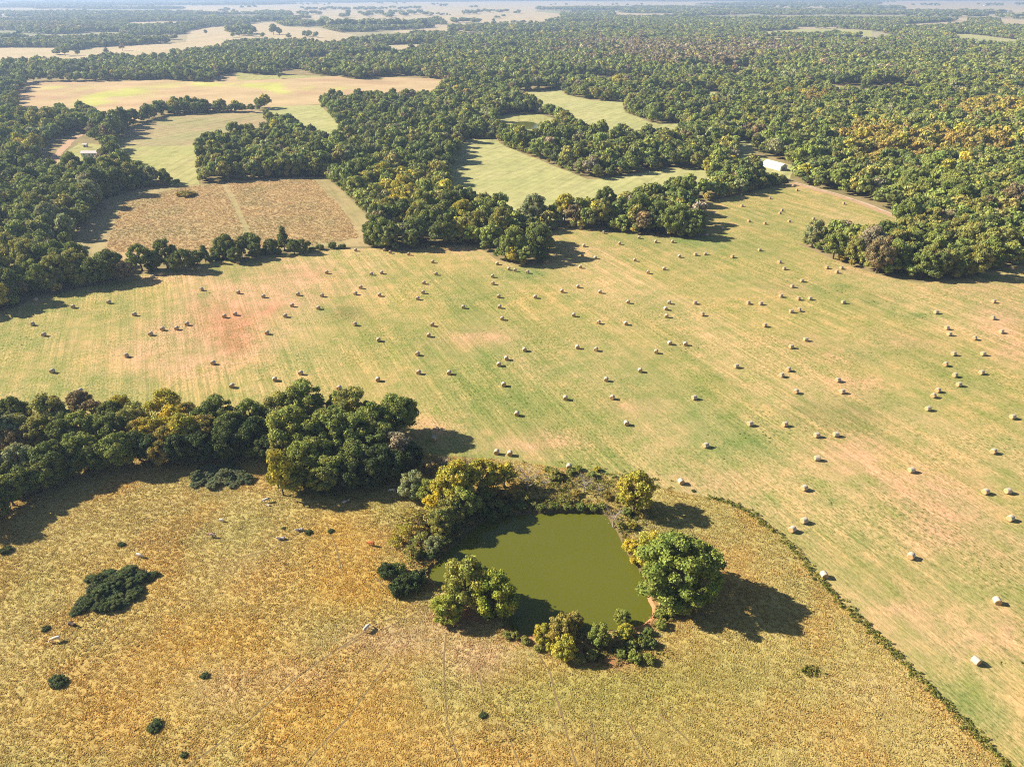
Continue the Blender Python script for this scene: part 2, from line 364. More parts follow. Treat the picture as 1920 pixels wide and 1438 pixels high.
def paint_hay(x, y):
    u, v, d = to_px(x, y)
    ac, al = x*math.cos(math.radians(25))+y*math.sin(math.radians(25)), -x*math.sin(math.radians(25))+y*math.cos(math.radians(25))
    n1 = fnoise(ac*.02, al*.007); n2 = fnoise(ac*.03+40, al*.012+11); n3 = fnoise(x*.06, y*.06)
    c = np.tile(np.array((0.345, 0.285, 0.112)), (len(x), 1))
    c = lerp(c, (0.235, 0.242, 0.085), np.clip((n1-.46)*4, 0, .7))
    c = lerp(c, (0.44, 0.325, 0.165), np.clip((n2-.49)*3.5, 0, .6))
    c = lerp(c, (0.48, 0.305, 0.18), np.clip(blobs(u, v, P_B)*(.55+1.1*fnoise(ac*.06, al*.012+5)), 0, .85))
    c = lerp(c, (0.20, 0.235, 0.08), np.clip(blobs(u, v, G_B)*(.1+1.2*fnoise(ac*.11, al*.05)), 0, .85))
    c = lerp(c, (0.42, 0.20, 0.11), np.clip(blobs(u, v, RED_B)*(.3+n3), 0, .75))
    c = lerp(c, (0.19, 0.17, 0.07), np.clip(blobs(u, v, BR_B)*(.3+n3), 0, .7))
    return c
def hay_mat(name):
    m, t, b = new_mat(name, 0.95, 0.04); N = NT(t)
    geo = N.n('ShaderNodeNewGeometry'); P = geo.outputs['Position']
    a = N.n('ShaderNodeAttribute', attribute_type='GEOMETRY', attribute_name='paint'); c = a.outputs['Color']
    mp = N.n('ShaderNodeMapping'); mp.inputs['Rotation'].default_value = (0, 0, math.radians(-25)); N.l(P, mp.inputs['Vector'])
    def sc_(sx, sy):
        q = N.n('ShaderNodeMapping'); q.inputs['Scale'].default_value = (sx, sy, 1); N.l(mp.outputs[0], q.inputs['Vector']); return q.outputs[0]
    swath = N.noise(sc_(0.20, 0.018), 1.0, 4, 0.6)        # windrow bands
    lines = N.noise(sc_(0.85, 0.035), 1.0, 4, 0.7)          # straw lines
    dash = N.noise(sc_(2.0, 0.8), 1.0, 4, 0.8)             # stubble clumps
    big = N.noise(P, 0.03, 6, 0.65, 0.6); mid = N.noise(P, 0.16, 5, 0.7)
    c = N.mix(1.0, c, N.ramp(big, [(0.3, (0.83, 0.90, 0.80)), (0.5, (1., 1., 1.)), (0.72, (1.18, 1.06, 1.08))]), 'MULTIPLY')
    c = N.mix(1.0, c, N.ramp(mid, [(0.32, (0.74, 0.90, 0.68)), (0.5, (1., 1., 1.)), (0.68, (1.30, 1.13, 1.22))]), 'MULTIPLY')
    c = N.mix(1.0, c, N.ramp(swath, [(0.32, (0.86, 0.92, 0.82)), (0.5, (1., 1., 1.)), (0.7, (1.14, 1.05, 1.05))]), 'MULTIPLY')
    msk = N.ramp(N.noise(P, 0.018, 4, 0.6), [(0.38, 0.15), (0.6, 1.0)])
    c2 = N.mix(1.0, c, N.ramp(lines, [(0.38, (0.78, 0.84, 0.74)), (0.5, (1., 1., 1.)), (0.62, (1.26, 1.19, 1.18))]), 'MULTIPLY')
    c = N.mix(msk, c, c2)
    c3 = N.mix(1.0, c, N.ramp(dash, [(0.39, (0.28, 0.40, 0.24)), (0.46, (0.82, .88, .76)), (0.54, (1.05, 1.03, 1.02)), (0.63, (1.5, 1.4, 1.38))]), 'MULTIPLY')
    c = N.mix(N.ramp(N.noise(P, 0.035, 4, 0.6, 0.5), [(0.35, 0.35), (0.62, 1.0)]), c, c3)
    wv = N.n('ShaderNodeTexWave', wave_type='BANDS', bands_direction='X'); N.l(mp.outputs[0], wv.inputs['Vector']); wv.inputs['Scale'].default_value = 0.045; wv.inputs['Distortion'].default_value = 2.5; wv.inputs['Detail'].default_value = 2; wv.inputs['Detail Scale'].default_value = .3
    c = N.mix(1.0, c, N.ramp(wv.outputs['Fac'], [(0.0, (0.96, 0.98, 0.94)), (0.55, (1., 1., 1.)), (0.9, (1.05, 1.03, 1.04))]), 'MULTIPLY')
    fl = N.noise(sc_(2.4, 0.02), 1.0, 3, 0.6)
    c = N.mix(1.0, c, N.ramp(fl, [(0.38, (0.88, 0.91, 0.86)), (0.5, (1., 1., 1.)), (0.62, (1.12, 1.09, 1.09))]), 'MULTIPLY')
    N.l(c, b.inputs['Base Color']); N.bump(dash, 0.5, 0.25, b)
    return m
M_HAYF = hay_mat('mown_hay_field')
sheet('hay_field', FIELDS['HAY'], 0.0, M_HAYF, 5.0, None, paint_hay)

O_B = [(620, 1080, 110, 60, .9), (640, 1000, 60, 40, .9), (250, 1090, 120, 50, .5), (200, 1350, 200, 90, .6), (640, 1370, 160, 80, .9), (350, 1200, 120, 60, .6), (690, 1110, 60, 50, .6), (560, 1330, 90, 60, .5), (960, 1430, 160, 40, .4), (460, 1190, 80, 60, .5)]
PK_B = [(740, 1200, 90, 30, .9), (890, 1240, 60, 35, .8), (560, 1270, 80, 30, .5), (420, 1290, 60, 40, .5), (830, 1160, 40, 25, .9), (880, 1150, 40, 18, 1.3), (460, 1060, 60, 20, .3), (900, 1215, 60, 20, .6), (1640, 1290, 60, 30, .3)]
YG_B = [(1150, 1290, 250, 60, .6), (1400, 1250, 150, 60, .4), (1300, 960, 100, 60, .2), (60, 1100, 70, 50, .4), (680, 1120, 60, 30, .3), (620, 930, 60, 20, .7), (700, 950, 50, 12, .4), (1320, 1390, 200, 60, .4), (760, 960, 60, 20, .4), (1000, 1330, 200, 60, .3)]
SOIL_B = [(1217, 1140, 14, 30, 1.8), (1198, 1178, 16, 10, 1.5), (990, 1195, 30, 8, 1.5), (875, 1155, 50, 14, 1.2), (1150, 1240, 40, 10, 1.3), (805, 1090, 14, 10, 1.4), (1100, 1215, 60, 14, 1.0), (955, 1190, 20, 12, 1.0), (1265, 1150, 30, 10, .8)]
def paint_past(x, y):
    u, v, d = to_px(x, y)
    n1 = fnoise(x*.03, y*.03); n2 = fnoise(x*.09+9, y*.09+33); n3 = fnoise(x*.06+70, y*.06)
    c = np.tile(np.array((0.485, 0.380, 0.140)), (len(x), 1))
    c = lerp(c, (0.38, 0.34, 0.12), np.clip((n1-.45)*3, 0, .6))
    c = lerp(c, (0.49, 0.315, 0.10), np.clip((n2-.47)*4, 0, .55))
    c = lerp(c, (0.36, 0.335, 0.095), np.clip(blobs(u, v, YG_B)*(.4+.8*n2), 0, .8))
    c = lerp(c, (0.54, 0.345, 0.085), np.clip(blobs(u, v, O_B)*(.4+.8*n3), 0, .8))
    c = lerp(c, (0.54, 0.37, 0.20), np.clip(blobs(u, v, PK_B)*(.4+.8*n3), 0, .75))
    c = lerp(c, (0.36, 0.16, 0.075), np.clip(blobs(u, v, SOIL_B)*(.4+.8*n2), 0, .9))
    return c
M_PAST = grass_ground('pasture_ground', (0.4, 0.3, 0.1), (0.3, 0.28, 0.08), None, 0.6, 0.8, True)
sheet('pasture', FIELDS['PAST'], 0.0, M_PAST, 2.6, POND_OUT, lambda x, y: paint_past(x, y)*.84)

# pond: bank, bed and murky water
M_BANK = simple('bank_soil', (0.33, 0.155, 0.075), 0.95, 0.8, 0.45)
n = len(POND_OUT)
V = [(x, y, 0.0) for x, y in POND_OUT] + [(x, y, -0.5) for x, y in POND_S] + [(x, y, -1.4) for x, y in POND_IN]
F = [[i, (i+1) % n, n+(i+1) % n, n+i] for i in range(n)] + [[n+i, n+(i+1) % n, 2*n+(i+1) % n, 2*n+i] for i in range(n)]
V = np.array(V)
def paint_bank(x, y):
    return lerp(paint_past(x, y)*.0+np.array((.14, .10, .05)), (.40, .20, .10), blobs(*to_px(x, y)[:2], SOIL_B))
o = link('pond_bank', mesh_np('pond_bank', V, np.array(F)[:, ::-1], vcol=paint_bank(V[:, 0], V[:, 1])), M_PAST); o['kind'] = 'structure'
m, t, b = new_mat('pond_water', 0.10, 0.5); N = NT(t); geo = N.n('ShaderNodeNewGeometry')
f1 = N.noise(geo.outputs['Position'], 0.05, 3)
N.l(N.mix(f1, (0.096, 0.102, 0.010), (0.112, 0.116, 0.014)), b.inputs['Base Color'])
b.inputs['IOR'].default_value = 1.33
N.bump(N.noise(geo.outputs['Position'], 2.2, 3), 0.04, 0.05, b)
M_WATER = m
sheet('pond_water', offset_poly(POND_S, 0.4), -0.45, m, None)

# mid-distance fields
def fmat(name, a, b_, ang=0, amt=0.25, sx=0.25, sy=0.01, fine=0.3): return grass_ground(name, a, b_, (ang, sx, sy, amt), fine, 0.4)
M_GOLD = grass_ground('goldenrod_field', (0.44, 0.315, 0.155), (0.40, 0.30, 0.14), None, 0.7, 0.8, nscale=0.04)
M_MOWN = fmat('mown_margin', (0.37, 0.28, 0.14), (0.31, 0.265, 0.115), math.radians(-25), .2)
M_TAN = fmat('tan_stubble', (0.36, 0.27, 0.145), (0.30, 0.275, 0.12), math.radians(25), .3, 0.2, 0.008)
M_MEAD = fmat('green_meadow', (0.41, 0.38, 0.165), (0.335, 0.335, 0.13), math.radians(30), .25)
M_PALE = fmat('pale_meadow', (0.38, 0.34, 0.14), (0.32, 0.32, 0.11), 0, .25)
M_FAR = fmat('far_hay', (0.50, 0.375, 0.24), (0.41, 0.35, 0.19), 0, .12, .02, .002)
m, t, b = new_mat('pink_stubble', 0.95, 0.03); N = NT(t); geo = N.n('ShaderNodeNewGeometry')
a = N.n('ShaderNodeAttribute', attribute_type='GEOMETRY', attribute_name='paint')
N.l(N.mix(1.0, a.outputs['Color'], N.ramp(N.noise(geo.outputs['Position'], 0.02, 6), [(0.3, 0.85), (0.7, 1.15)]), 'MULTIPLY'), b.inputs['Base Color'])
M_PINK = m
YD = [(200, 178, 55, 7, 1.2), (170, 192, 40, 6, 1.0), (240, 170, 40, 5, .8), (120, 165, 50, 4, .6), (400, 158, 70, 3, 1.3), (490, 160, 40, 5, 1.3), (515, 166, 14, 8, 1.6), (535, 178, 10, 8, 1.4), (600, 167, 50, 4, .8), (180, 205, 40, 6, .8), (450, 182, 14, 4, 1.2), (330, 163, 60, 3, .5)]
def paint_pink(x, y):
    u, v, d = to_px(x, y); n1 = fnoise(x*.012, y*.02)
    c = np.tile(np.array((0.455, 0.335, 0.18)), (len(x), 1))
    c = lerp(c, (0.40, 0.265, 0.15), np.clip((n1-.5)*4, 0, .7))
    c = lerp(c, (0.45, 0.46, 0.11), np.clip(blobs(u, v, YD)*np.clip((fnoise(x*.045, y*.02)-.38)*5, 0, 1.2), 0, .85))
    return c
sheet('mown_margin_ground', FIELDS['BM'], -0.03, M_MOWN, None, wobble=1)
sheet('goldenrod_field', gpoly(BROWN_A), 0.0, M_GOLD, None, edge=15, wobble=1.0)
sheet('goldenrod_field', gpoly(BROWN_B), 0.0, M_GOLD, None, edge=15, wobble=1.0)
sheet('stubble_field', FIELDS['TC'], 0.04, M_TAN, None)
sheet('meadow', FIELDS['GC'], 0.02, M_MEAD, None)
sheet('meadow', FIELDS['PC'], 0.0, M_PALE, None, wobble=1.5, edge=15)
sheet('stubble_field', FIELDS['PD'], 0.0, M_PINK, 9.0, None, paint_pink)
sheet('meadow', gpoly(YEL_D), 0.05, M_PALE, None)
sheet('meadow', FIELDS['GE'], 0.0, M_MEAD, None, wobble=2, edge=25)
sheet('meadow', FIELDS['GF'], 0.0, M_MEAD, None, wobble=2, edge=15)
sheet('meadow', FIELDS['YARD'], 0.0, M_MEAD, None, wobble=2, edge=15)
sheet('meadow', FIELDS['YL'], 0.0, M_PALE, None, wobble=2, edge=8)
sheet('meadow', FIELDS['P2'], 0.0, M_PALE, None, wobble=2, edge=10)
for i, (k, p) in enumerate(SMALL): sheet('meadow' if k == 'meadow' else 'stubble_field', FIELDS['S%d' % i], 0.05, M_MEAD if k == 'meadow' else M_FAR, None, wobble=3, edge=30)
for k in ('TL', 'TM', 'TR'): sheet('stubble_field', FIELDS[k], 0.04, M_FAR, None)
# far pond
P2 = gpoly([(958, 232), (975, 228), (1000, 229), (1012, 235), (1006, 242), (985, 243), (962, 240)])
sheet('far_pond_water', smooth_poly(P2, 2), 0.06, M_WATER, None)

def strip(name, line, w, z, mat, jitter=0.0, kind='structure'):
    V = []; F = []
    L = densify(line, 1.5, False) + [line[-1]]
    L = [p for i, p in enumerate(L) if i == 0 or math.dist(p, L[i-1]) > 1e-3]
    for i, p in enumerate(L):
        a = np.array(L[max(0, i-1)]); b_ = np.array(L[min(len(L)-1, i+1)]); tdir = (b_-a)/(np.linalg.norm(b_-a)+1e-9)
        nn = np.array((-tdir[1], tdir[0])); ww = w*(.6+.8*vnoise(i*.4, 3.3)) if jitter else w
        c_ = np.array(p)+nn*jitter*(vnoise(i*.15, 8.1)-.5)
        q = c_+nn*ww/2; r = c_-nn*ww/2
        V += [(q[0], q[1], z), (r[0], r[1], z)]
        if i: F.append([2*i-2, 2*i-1, 2*i+1, 2*i])
    o = link(name, mesh_np(name, V, np.array(F)), mat); o['kind'] = kind
    return o
M_DIRT = simple('dirt_track', (0.42, 0.27, 0.155), 0.95, 0.4, 0.25)
M_GRAVEL = simple('pale_gravel', (0.50, 0.39, 0.28), 0.95, 0.4, 0.2)
M_TRAIL = simple('trodden_soil', (0.20, 0.14, 0.065), 0.95, 0.8, 0.4)
strip('dirt_road', [ground(*p) for p in TRACKS[0]], 4.2, 0.03, M_DIRT, 0.8)
strip('dirt_road', [ground(p[0]+7, p[1]-1) for p in TRACKS[0]], 1.6, 0.06, M_GRAVEL, 0.5)
strip('dirt_road', [ground(*p) for p in TRACKS[1]], 6.5, 0.03, M_DIRT, 1.0)
sheet('gravel_drive', smooth_poly(gpoly([(115, 298), (122, 296), (125, 314), (112, 318)]), 1), 0.08, M_GRAVEL, None)
TRAILS = [[(834, 1190), (830, 1235), (832, 1290), (838, 1350), (850, 1390), (868, 1438), (880, 1475)], [(1006, 1225), (1030, 1262), (1040, 1305), (1052, 1340), (1066, 1385), (1084, 1438), (1094, 1480)],
          [(790, 1120), (752, 1150), (700, 1172), (640, 1212), (560, 1268), (490, 1330), (430, 1380), (365, 1425), (300, 1480)], [(725, 1245), (690, 1290), (650, 1345), (600, 1400), (560, 1450)],
          [(1172, 1350), (1190, 1382), (1215, 1420), (1240, 1460)], [(938, 1355), (955, 1390), (975, 1438), (985, 1470)], [(895, 1265), (904, 1300)], [(1105, 1350), (1115, 1400), (1118, 1450)],
          [(800, 1135), (750, 1165), (690, 1190), (640, 1215)], [(1235, 1340), (1260, 1362), (1290, 1390)], [(700, 1080), (722, 1104)], [(560, 1000), (500, 1032), (440, 1046)], [(610, 980), (630, 1030), (640, 1070)]]
TRG = [[ground(*p) for p in L] for L in TRAILS]
for L in TRG: strip('cattle_trail', L, 0.32, 0.02, M_TRAIL, 0.5)

# ------------------------------------------------------------------ trees: prototypes, unit crown radius
def leaf_quads(C, Nn, size, jit, rs, aspect=1.0):
    """C centres (n,3), Nn outward normals, size (n,)"""
    n = len(C); nr = Nn + rs.normal(0, jit, (n, 3)); nr /= np.linalg.norm(nr, axis=1)[:, None]
    a = np.cross(nr, rs.normal(0, 1, (n, 3))); a /= np.linalg.norm(a, axis=1)[:, None]; b_ = np.cross(nr, a)
    s = size[:, None]; a = a*s*.5; b_ = b_*s*.5*aspect
    k = .35
    V = np.stack([C-a*(1-k)-b_, C+a*(1+k*.3)-b_*.6, C+a*(1-k)+b_*1.05, C-a+b_*.5], 1).reshape(-1, 3)
    F = np.arange(4*n).reshape(n, 4)
    return V, F
_ico = {}
def ico(sub):
    if sub not in _ico:
        bm = bmesh.new(); bmesh.ops.create_icosphere(bm, subdivisions=sub, radius=1)
        _ico[sub] = (np.array([v.co[:] for v in bm.verts]), np.array([[v.index for v in f.verts] for f in bm.faces])); bm.free()
    return _ico[sub]
def crown_mesh(name, seed, nl, per, leaf, cz, rz, spread=0.62, lobe=(.3, .5), core=1, jit=.55, coreS=.78, taper=0.0, zmin=-.7):
    rs = np.random.RandomState(seed)
    Vs, Fs, Rn = [], [], []; off = 0
    lob = []
    for i in range(nl):
        for _ in range(60):
            th = i*2.399+rs.uniform(-.4, .4); zz = rs.uniform(zmin, 1.0); rr = math.sqrt(max(0, 1-zz*zz))*spread*rs.uniform(.75, 1.25)
            rr *= (1-taper*max(0, (zz+1)/2))
            if i == 0: zz, rr = .55, .1
            p = np.array((math.cos(th)*rr, math.sin(th)*rr, cz+zz*rz*(1-lobe[0]*.6)))
            if all(np.linalg.norm(p-q[0]) > .22 for q in lob): break
        lr = rs.uniform(*lobe)*(1-.35*taper*max(0, zz)); lob.append((p, lr))
    # quads on the lobes
    for p, lr in lob:
        n = int(per*(lr/np.mean(lobe))**2)
        d = rs.normal(0, 1, (n, 3)); d[:, 2] = d[:, 2]*.9+.25; d /= np.linalg.norm(d, axis=1)[:, None]
        bmp = 1+.18*np.sin(d[:, 0]*7+p[0]*20)*np.sin(d[:, 1]*8+p[1]*15)
        r = lr*bmp*rs.uniform(.78, 1.12, n)
        c_ = p+d*r[:, None]*np.array((1, 1, .85))
        V, F = leaf_quads(c_, d, leaf*rs.uniform(.6, 1.35, n), jit, rs)
        Vs.append(V); Fs.append(F+off); off += len(V); Rn.append(np.clip(rs.normal(.5, .22, n)+rs.uniform(-.15, .15), 0, 1.2))
    V = np.concatenate(Vs); F = np.concatenate(Fs); rn = np.concatenate(Rn)
    # solid hearts of the lobes, as quads degenerate from tris avoided: separate tri list
    if core:
        iv, if_ = ico(core); cv, cf = [], []; o2 = 0
        for p, lr in lob:
            w = iv*(lr*coreS*(1+.16*np.sin(iv[:, :1]*9+p[0]*30)*np.cos(iv[:, 1:2]*8+p[1]*25)+rs.uniform(-.12, .12, (len(iv), 1))))*np.array((1, 1, .85))+p
            cv.append(w); cf.append(if_+o2); o2 += len(w)
        cv = np.concatenate(cv); cf = np.concatenate(cf)
        Fl = [list(f) for f in F]+[list(f+len(V)) for f in cf]
        rn = np.concatenate([rn, rs.uniform(.3, .7, len(cf))]); V = np.concatenate([V, cv])
        return mesh_np(name, V, Fl, fattr=rn)
    return mesh_np(name, V, F, fattr=rn)
def tube(path, radii, sides=6):
    V, F = [], []
    path = [Vector(p) for p in path]
    for i, p in enumerate(path):
        d = (path[min(i+1, len(path)-1)]-path[max(i-1, 0)]).normalized()
        a = d.orthogonal().normalized(); b_ = d.cross(a)
        if i and a.dot(pa) < 0.2:
            a = (pa - d*pa.dot(d)).normalized(); b_ = d.cross(a)
        pa = a
        for k in range(sides):
            an = 2*math.pi*k/sides; V.append(tuple(p+(a*math.cos(an)+b_*math.sin(an))*radii[i]))
        if i:
            for k in range(sides):
                k2 = (k+1) % sides; F.append([(i-1)*sides+k, (i-1)*sides+k2, i*sides+k2, i*sides+k])
    return np.array(V), F
def trunk_mesh(name, seed, top, reach=.55, limbs=6, r0=.075, twig=0):
    rs = random.Random(seed); Vs, Fs = [], []; off = 0
    def add(path, rad, s=6):
        nonlocal off
        V, F = tube(path, rad, s); Vs.append(V); Fs.extend([[q+off for q in f] for f in F]); off += len(V)
    bx, by = rs.uniform(-.06, .06), rs.uniform(-.06, .06)
    add([(0, 0, -.04), (0, 0, .12), (bx*.5, by*.5, top*.35), (bx, by, top*.62), (bx*1.5, by*1.4, top*.92)], [r0*1.5, r0, r0*.8, r0*.55, r0*.18])
    for i in range(limbs):
        th = i*2.4+rs.uniform(-.4, .4); z0 = top*rs.uniform(.3, .62); rr = reach*rs.uniform(.75, 1.2); z1 = z0+top*rs.uniform(.16, .34)
        e = (math.cos(th)*rr, math.sin(th)*rr, z1); mid_ = (math.cos(th)*rr*.5, math.sin(th)*rr*.5, z0+(z1-z0)*.4)
        add([(bx*.6, by*.6, z0), mid_, e], [r0*.45, r0*.3, r0*.1], 5)
        for k in range(twig):
            q = rs.uniform(.3, 1.0); s = [mid_[j]+(e[j]-mid_[j])*q for j in range(3)]
            th2 = th+rs.uniform(-1.2, 1.2); l = rs.uniform(.15, .38)
            m_ = (s[0]+math.cos(th2)*l*.6, s[1]+math.sin(th2)*l*.6, s[2]+rs.uniform(.02, .2))
            add([s, m_, (m_[0]+math.cos(th2+.4)*l*.5, m_[1]+math.sin(th2+.4)*l*.5, m_[2]+rs.uniform(.05, .2))], [r0*.14, r0*.1, r0*.04], 3)
            add([m_, (m_[0]+math.cos(th2-.7)*l*.4, m_[1]+math.sin(th2-.7)*l*.4, m_[2]+rs.uniform(.05, .2))], [r0*.08, r0*.03], 3)
    return mesh_np(name, np.concatenate(Vs), Fs, smooth=True)

PROTO = {}   # kind -> list of (crown mesh, trunk mesh, height in units, crown centre height)
def proto(kind, n, f): PROTO[kind] = [f(i) for i in range(n)]
proto('broad', 6, lambda i: (crown_mesh('crown', 100+i, 44+2*i, 165, .074, 1.36, .94, .76, (.13, .31), 1, .65, .72, 0, -.92), trunk_mesh('trunk', i, 2.2), 2.35, 1.45))
proto('dense', 3, lambda i: (crown_mesh('crown', 150+i, 44, 170, .07, .95, .92, .76, (.14, .30), 1, .65, .75, zmin=-.9), trunk_mesh('trunk', 10+i, 1.7), 1.9, 1.05))
proto('big', 1, lambda i: (crown_mesh('crown', 180+i, 75, 230, .052, 1.0, 1.0, .82, (.13, .25), 1, .6, .8, 0, -.95), trunk_mesh('trunk', 15, 1.9, .75, 9), 2.0, 1.0))
proto('sparse', 3, lambda i: (crown_mesh('crown', 200+i, 26, 60, .12, 1.35, .85, .72, (.16, .30), 0, .8), trunk_mesh('trunk', 20+i, 2.1, .7, 9, .065, 3), 2.2, 1.35))
proto('tall', 2, lambda i: (crown_mesh('crown', 250+i, 20, 130, .13, 1.75, 1.45, .6, (.25, .42), 1, .55, .78, .65), trunk_mesh('trunk', 30+i, 3.0), 3.2, 1.75))
proto('bush', 4, lambda i: (crown_mesh('crown', 300+i, 22, 110, .11, .5, .5, .7, (.16, .36), 1, .7, zmin=-.5), trunk_mesh('trunk', 40+i, .8, .5, 5, .05), .95, .5))
proto('wispy', 3, lambda i: (crown_mesh('crown', 330+i, 18, 40, .11, .8, .6, .7, (.16, .3), 0, .9, zmin=-.8), trunk_mesh('trunk', 50+i, 1.3, .7, 9, .045, 4), 1.4, .8))
proto('bare', 2, lambda i: (crown_mesh('crown', 360+i, 14, 7, .06, 1.2, .8, .7, (.2, .35), 0, .9), trunk_mesh('trunk', 60+i, 2.0, .75, 14, .055, 7), 2.05, 1.25))
proto('mid', 5, lambda i: (crown_mesh('crown', 400+i, 18, 46, .19, 1.4, .88, .66, (.24, .40), 1, .45, .86), trunk_mesh('trunk', 70+i, 2.1, .5, 3), 2.3, 1.4))
proto('midsparse', 1, lambda i: (crown_mesh('crown', 450+i, 16, 26, .19, 1.3, .8, .66, (.2, .34), 0, .8), trunk_mesh('trunk', 75+i, 2.0, .7, 8, .06, 2), 2.2, 1.3))
proto('far', 4, lambda i: (crown_mesh('crown', 480+i, 8, 14, .42, 1.35, .85, .58, (.38, .55), 1, .5, .95), trunk_mesh('trunk', 80+i, 1.9, .4, 2), 2.3, 1.35))

DG = (.090, .108, .034); MG = (.125, .146, .042); OL = (.162, .160, .050); YG = (.225, .205, .038); YE = (.29, .245, .035); OC = (.190, .158, .046)
BR = (.140, .112, .064); GY = (.185, .160, .122); GG = (.160, .172, .090); LI = (.152, .168, .045); DK = (.044, .060, .024); OR = (.175, .135, .045)
TNAME = {DG: 'dark green', MG: 'mid green', OL: 'olive green', YG: 'yellow green', YE: 'yellow', OC: 'ochre', BR: 'brownish', GY: 'grey brown', GG: 'grey green', LI: 'lime green', DK: 'very dark green', OR: 'orange'}
trees = []      # dicts: x, y, r, kind, tint, tn, zone, rot, sz
def tree_px(u, v, rpx, tint, kind='broad', zone='', sz=1.0, name='tree'):
    var = PROTO[kind]; i = R.randint(len(var)); hc = var[i][3]
    r = rpx*depth_at(u, v)/FPX; r = rpx*depth_at(u, v, hc*sz*r)/FPX
    x, y = ground(u, v, hc*sz*r)
    trees.append(dict(x=x, y=y, r=r, kind=kind, i=i, tint=tint, zone=zone, rot=R.uniform(0, 6.28), sz=sz*R.uniform(.96, 1.06), name=name))
Z1 = 'tree belt above the golden pasture'
for a in [(20,773,30,DG),(30,800,26,OL),(88,767,34,OL),(120,790,24,DG),(147,752,22,BR),(172,768,20,BR,'sparse'),(207,770,22,DG),(227,763,22,YG),(250,776,24,OL,'sparse'),(283,775,22,YG,'sparse'),(310,753,26,YG,'sparse'),
          (318,785,24,YE),(350,775,20,OC),(380,783,26,DG),(405,770,34,DG),(440,790,26,OL),(468,777,30,MG),(500,785,24,DG),(20,803,28,GG),(23,827,22,BR),(60,812,24,OL),(77,803,26,OL),(115,812,26,DG),(150,797,30,LI),(185,800,24,MG),(207,800,28,DG),
          (240,790,26,OL),(262,806,24,OC),(283,803,26,YG),(307,825,24,OC),(345,805,30,YG),(383,803,28,OC),(420,812,28,DG),(433,800,28,DG),(480,808,30,DK),(33,860,32,GG),(72,865,26,MG),(93,855,34,DG),(130,862,26,DG),(143,835,32,MG),(165,842,28,LI),
          (185,852,26,DG),(220,838,32,MG),(253,832,26,DG),(280,838,24,DK),(300,846,22,OC),(335,838,26,DK),(375,835,26,DK),(420,835,26,DK),(467,842,14,LI),(-20,800,34,DG),(-30,860,34,MG),(8,890,26,DG),(45,893,24,DK),(500,838,22,DK),(450,832,22,DK)]:
    tree_px(a[0], a[1], a[2], a[3], a[4] if len(a) > 4 else 'broad', Z1)
for u, v, r, tn in [(-25, 925, 32, DG), (12, 915, 28, MG), (42, 900, 26, DG), (72, 893, 24, MG), (-60, 950, 34, DG), (100, 885, 22, DG), (-10, 945, 24, DG)]: tree_px(u, v, r, tn, 'broad', Z1)
tree_px(18, 915, 18, GY, 'bare', Z1)
Z2 = 'tall clump left of the pond'
for a in [(567,747,40,MG),(520,765,32,OL),(540,800,42,LI),(583,812,38,MG),(627,800,42,MG),(655,762,36,OL),(640,758,28,MG),(700,790,36,MG),(742,770,38,MG),(707,820,34,DG),(660,812,38,MG),(530,838,28,OL),(567,862,34,LI),(593,850,34,MG),
          (547,893,24,LI),(665,855,34,DG),(705,862,34,DK),(745,840,30,GY,'sparse'),(740,870,28,DK),(620,880,28,MG),(600,895,24,LI),(660,888,26,DK),(770,850,24,DK),(575,900,18,LI,'bush'),(695,890,22,DK)]:
    tree_px(a[0], a[1], a[2], a[3], a[4] if len(a) > 4 else 'broad', Z2)
tree_px(522, 880, 26, YG, 'sparse', 'lone', 1.75)
Z3 = 'thicket left of the pond'
for a in [(775,907,27,GG,'dense'),(807,878,14,BR,'sparse'),(803,917,22,LI,'broad'),(815,941,22,YE,'sparse'),(854,900,38,YG,'broad'),(835,915,28,YG,'broad'),(902,888,30,YG,'broad'),(870,935,30,LI,'broad'),(906,935,22,DG,'dense'),(945,886,24,YG,'sparse'),
          (925,905,20,OC,'sparse'),(989,894,26,GY,'bare'),(1096,905,20,GY,'bare'),(1122,915,13,GY,'bare'),(1020,902,15,GY,'bare'),(1151,965,22,GY,'bare'),(783,976,25,OC,'wispy'),(755,998,22,YG,'wispy'),(802,966,24,OL,'wispy'),(828,972,24,OL,'broad'),
          (788,1012,22,OL,'wispy'),(812,1020,17,GG,'dense'),(828,994,18,OL,'dense'),(852,962,20,OL,'broad'),(771,1036,18,OL,'wispy'),(845,952,24,OL,'sparse'),(905,958,14,DG,'bush'),(930,948,14,OL,'bush'),(836,1014,13,DG,'bush'),(785,1038,12,DG,'bush'),
          (806,1040,10,DG,'bush'),(850,988,11,DG,'bush'),(960,925,16,OC,'wispy'),(985,930,14,OL,'wispy'),(1060,935,14,OL,'wispy'),(1040,890,14,OL,'bush'),(880,966,11,DG,'bush'),(740,1015,14,YG,'wispy'),(770,965,16,OC,'wispy'),(830,865,14,BR,'bare'),(880,862,14,GY,'bare'),(865,868,12,BR,'wispy')]:
    tree_px(a[0], a[1], a[2], a[3], a[4], Z3, name='shrub' if a[4] in ('bush', 'wispy') else 'tree')
Z3b = 'far bank of the pond'
for u, v, r, tn in [(1070,885,9,MG),(1050,895,8,OC),(1110,890,9,LI),(1090,950,10,MG),(1065,951,9,MG),(1112,951,9,MG),(1130,948,8,LI),(1040,950,10,DG),(1015,952,10,DG),(1000,945,8,OL),(1160,935,9,OL),(1175,960,10,MG),(1165,985,8,OL),(1185,985,9,YG),(1140,930,10,OC),(1080,925,9,OC),(975,950,12,DG),(950,958,12,DG),(925,968,12,DG),(1030,880,9,OL),(1085,878,8,MG),(1120,880,7,YG)]:
    tree_px(u, v, r, tn, 'bush', Z3b, name='shrub')
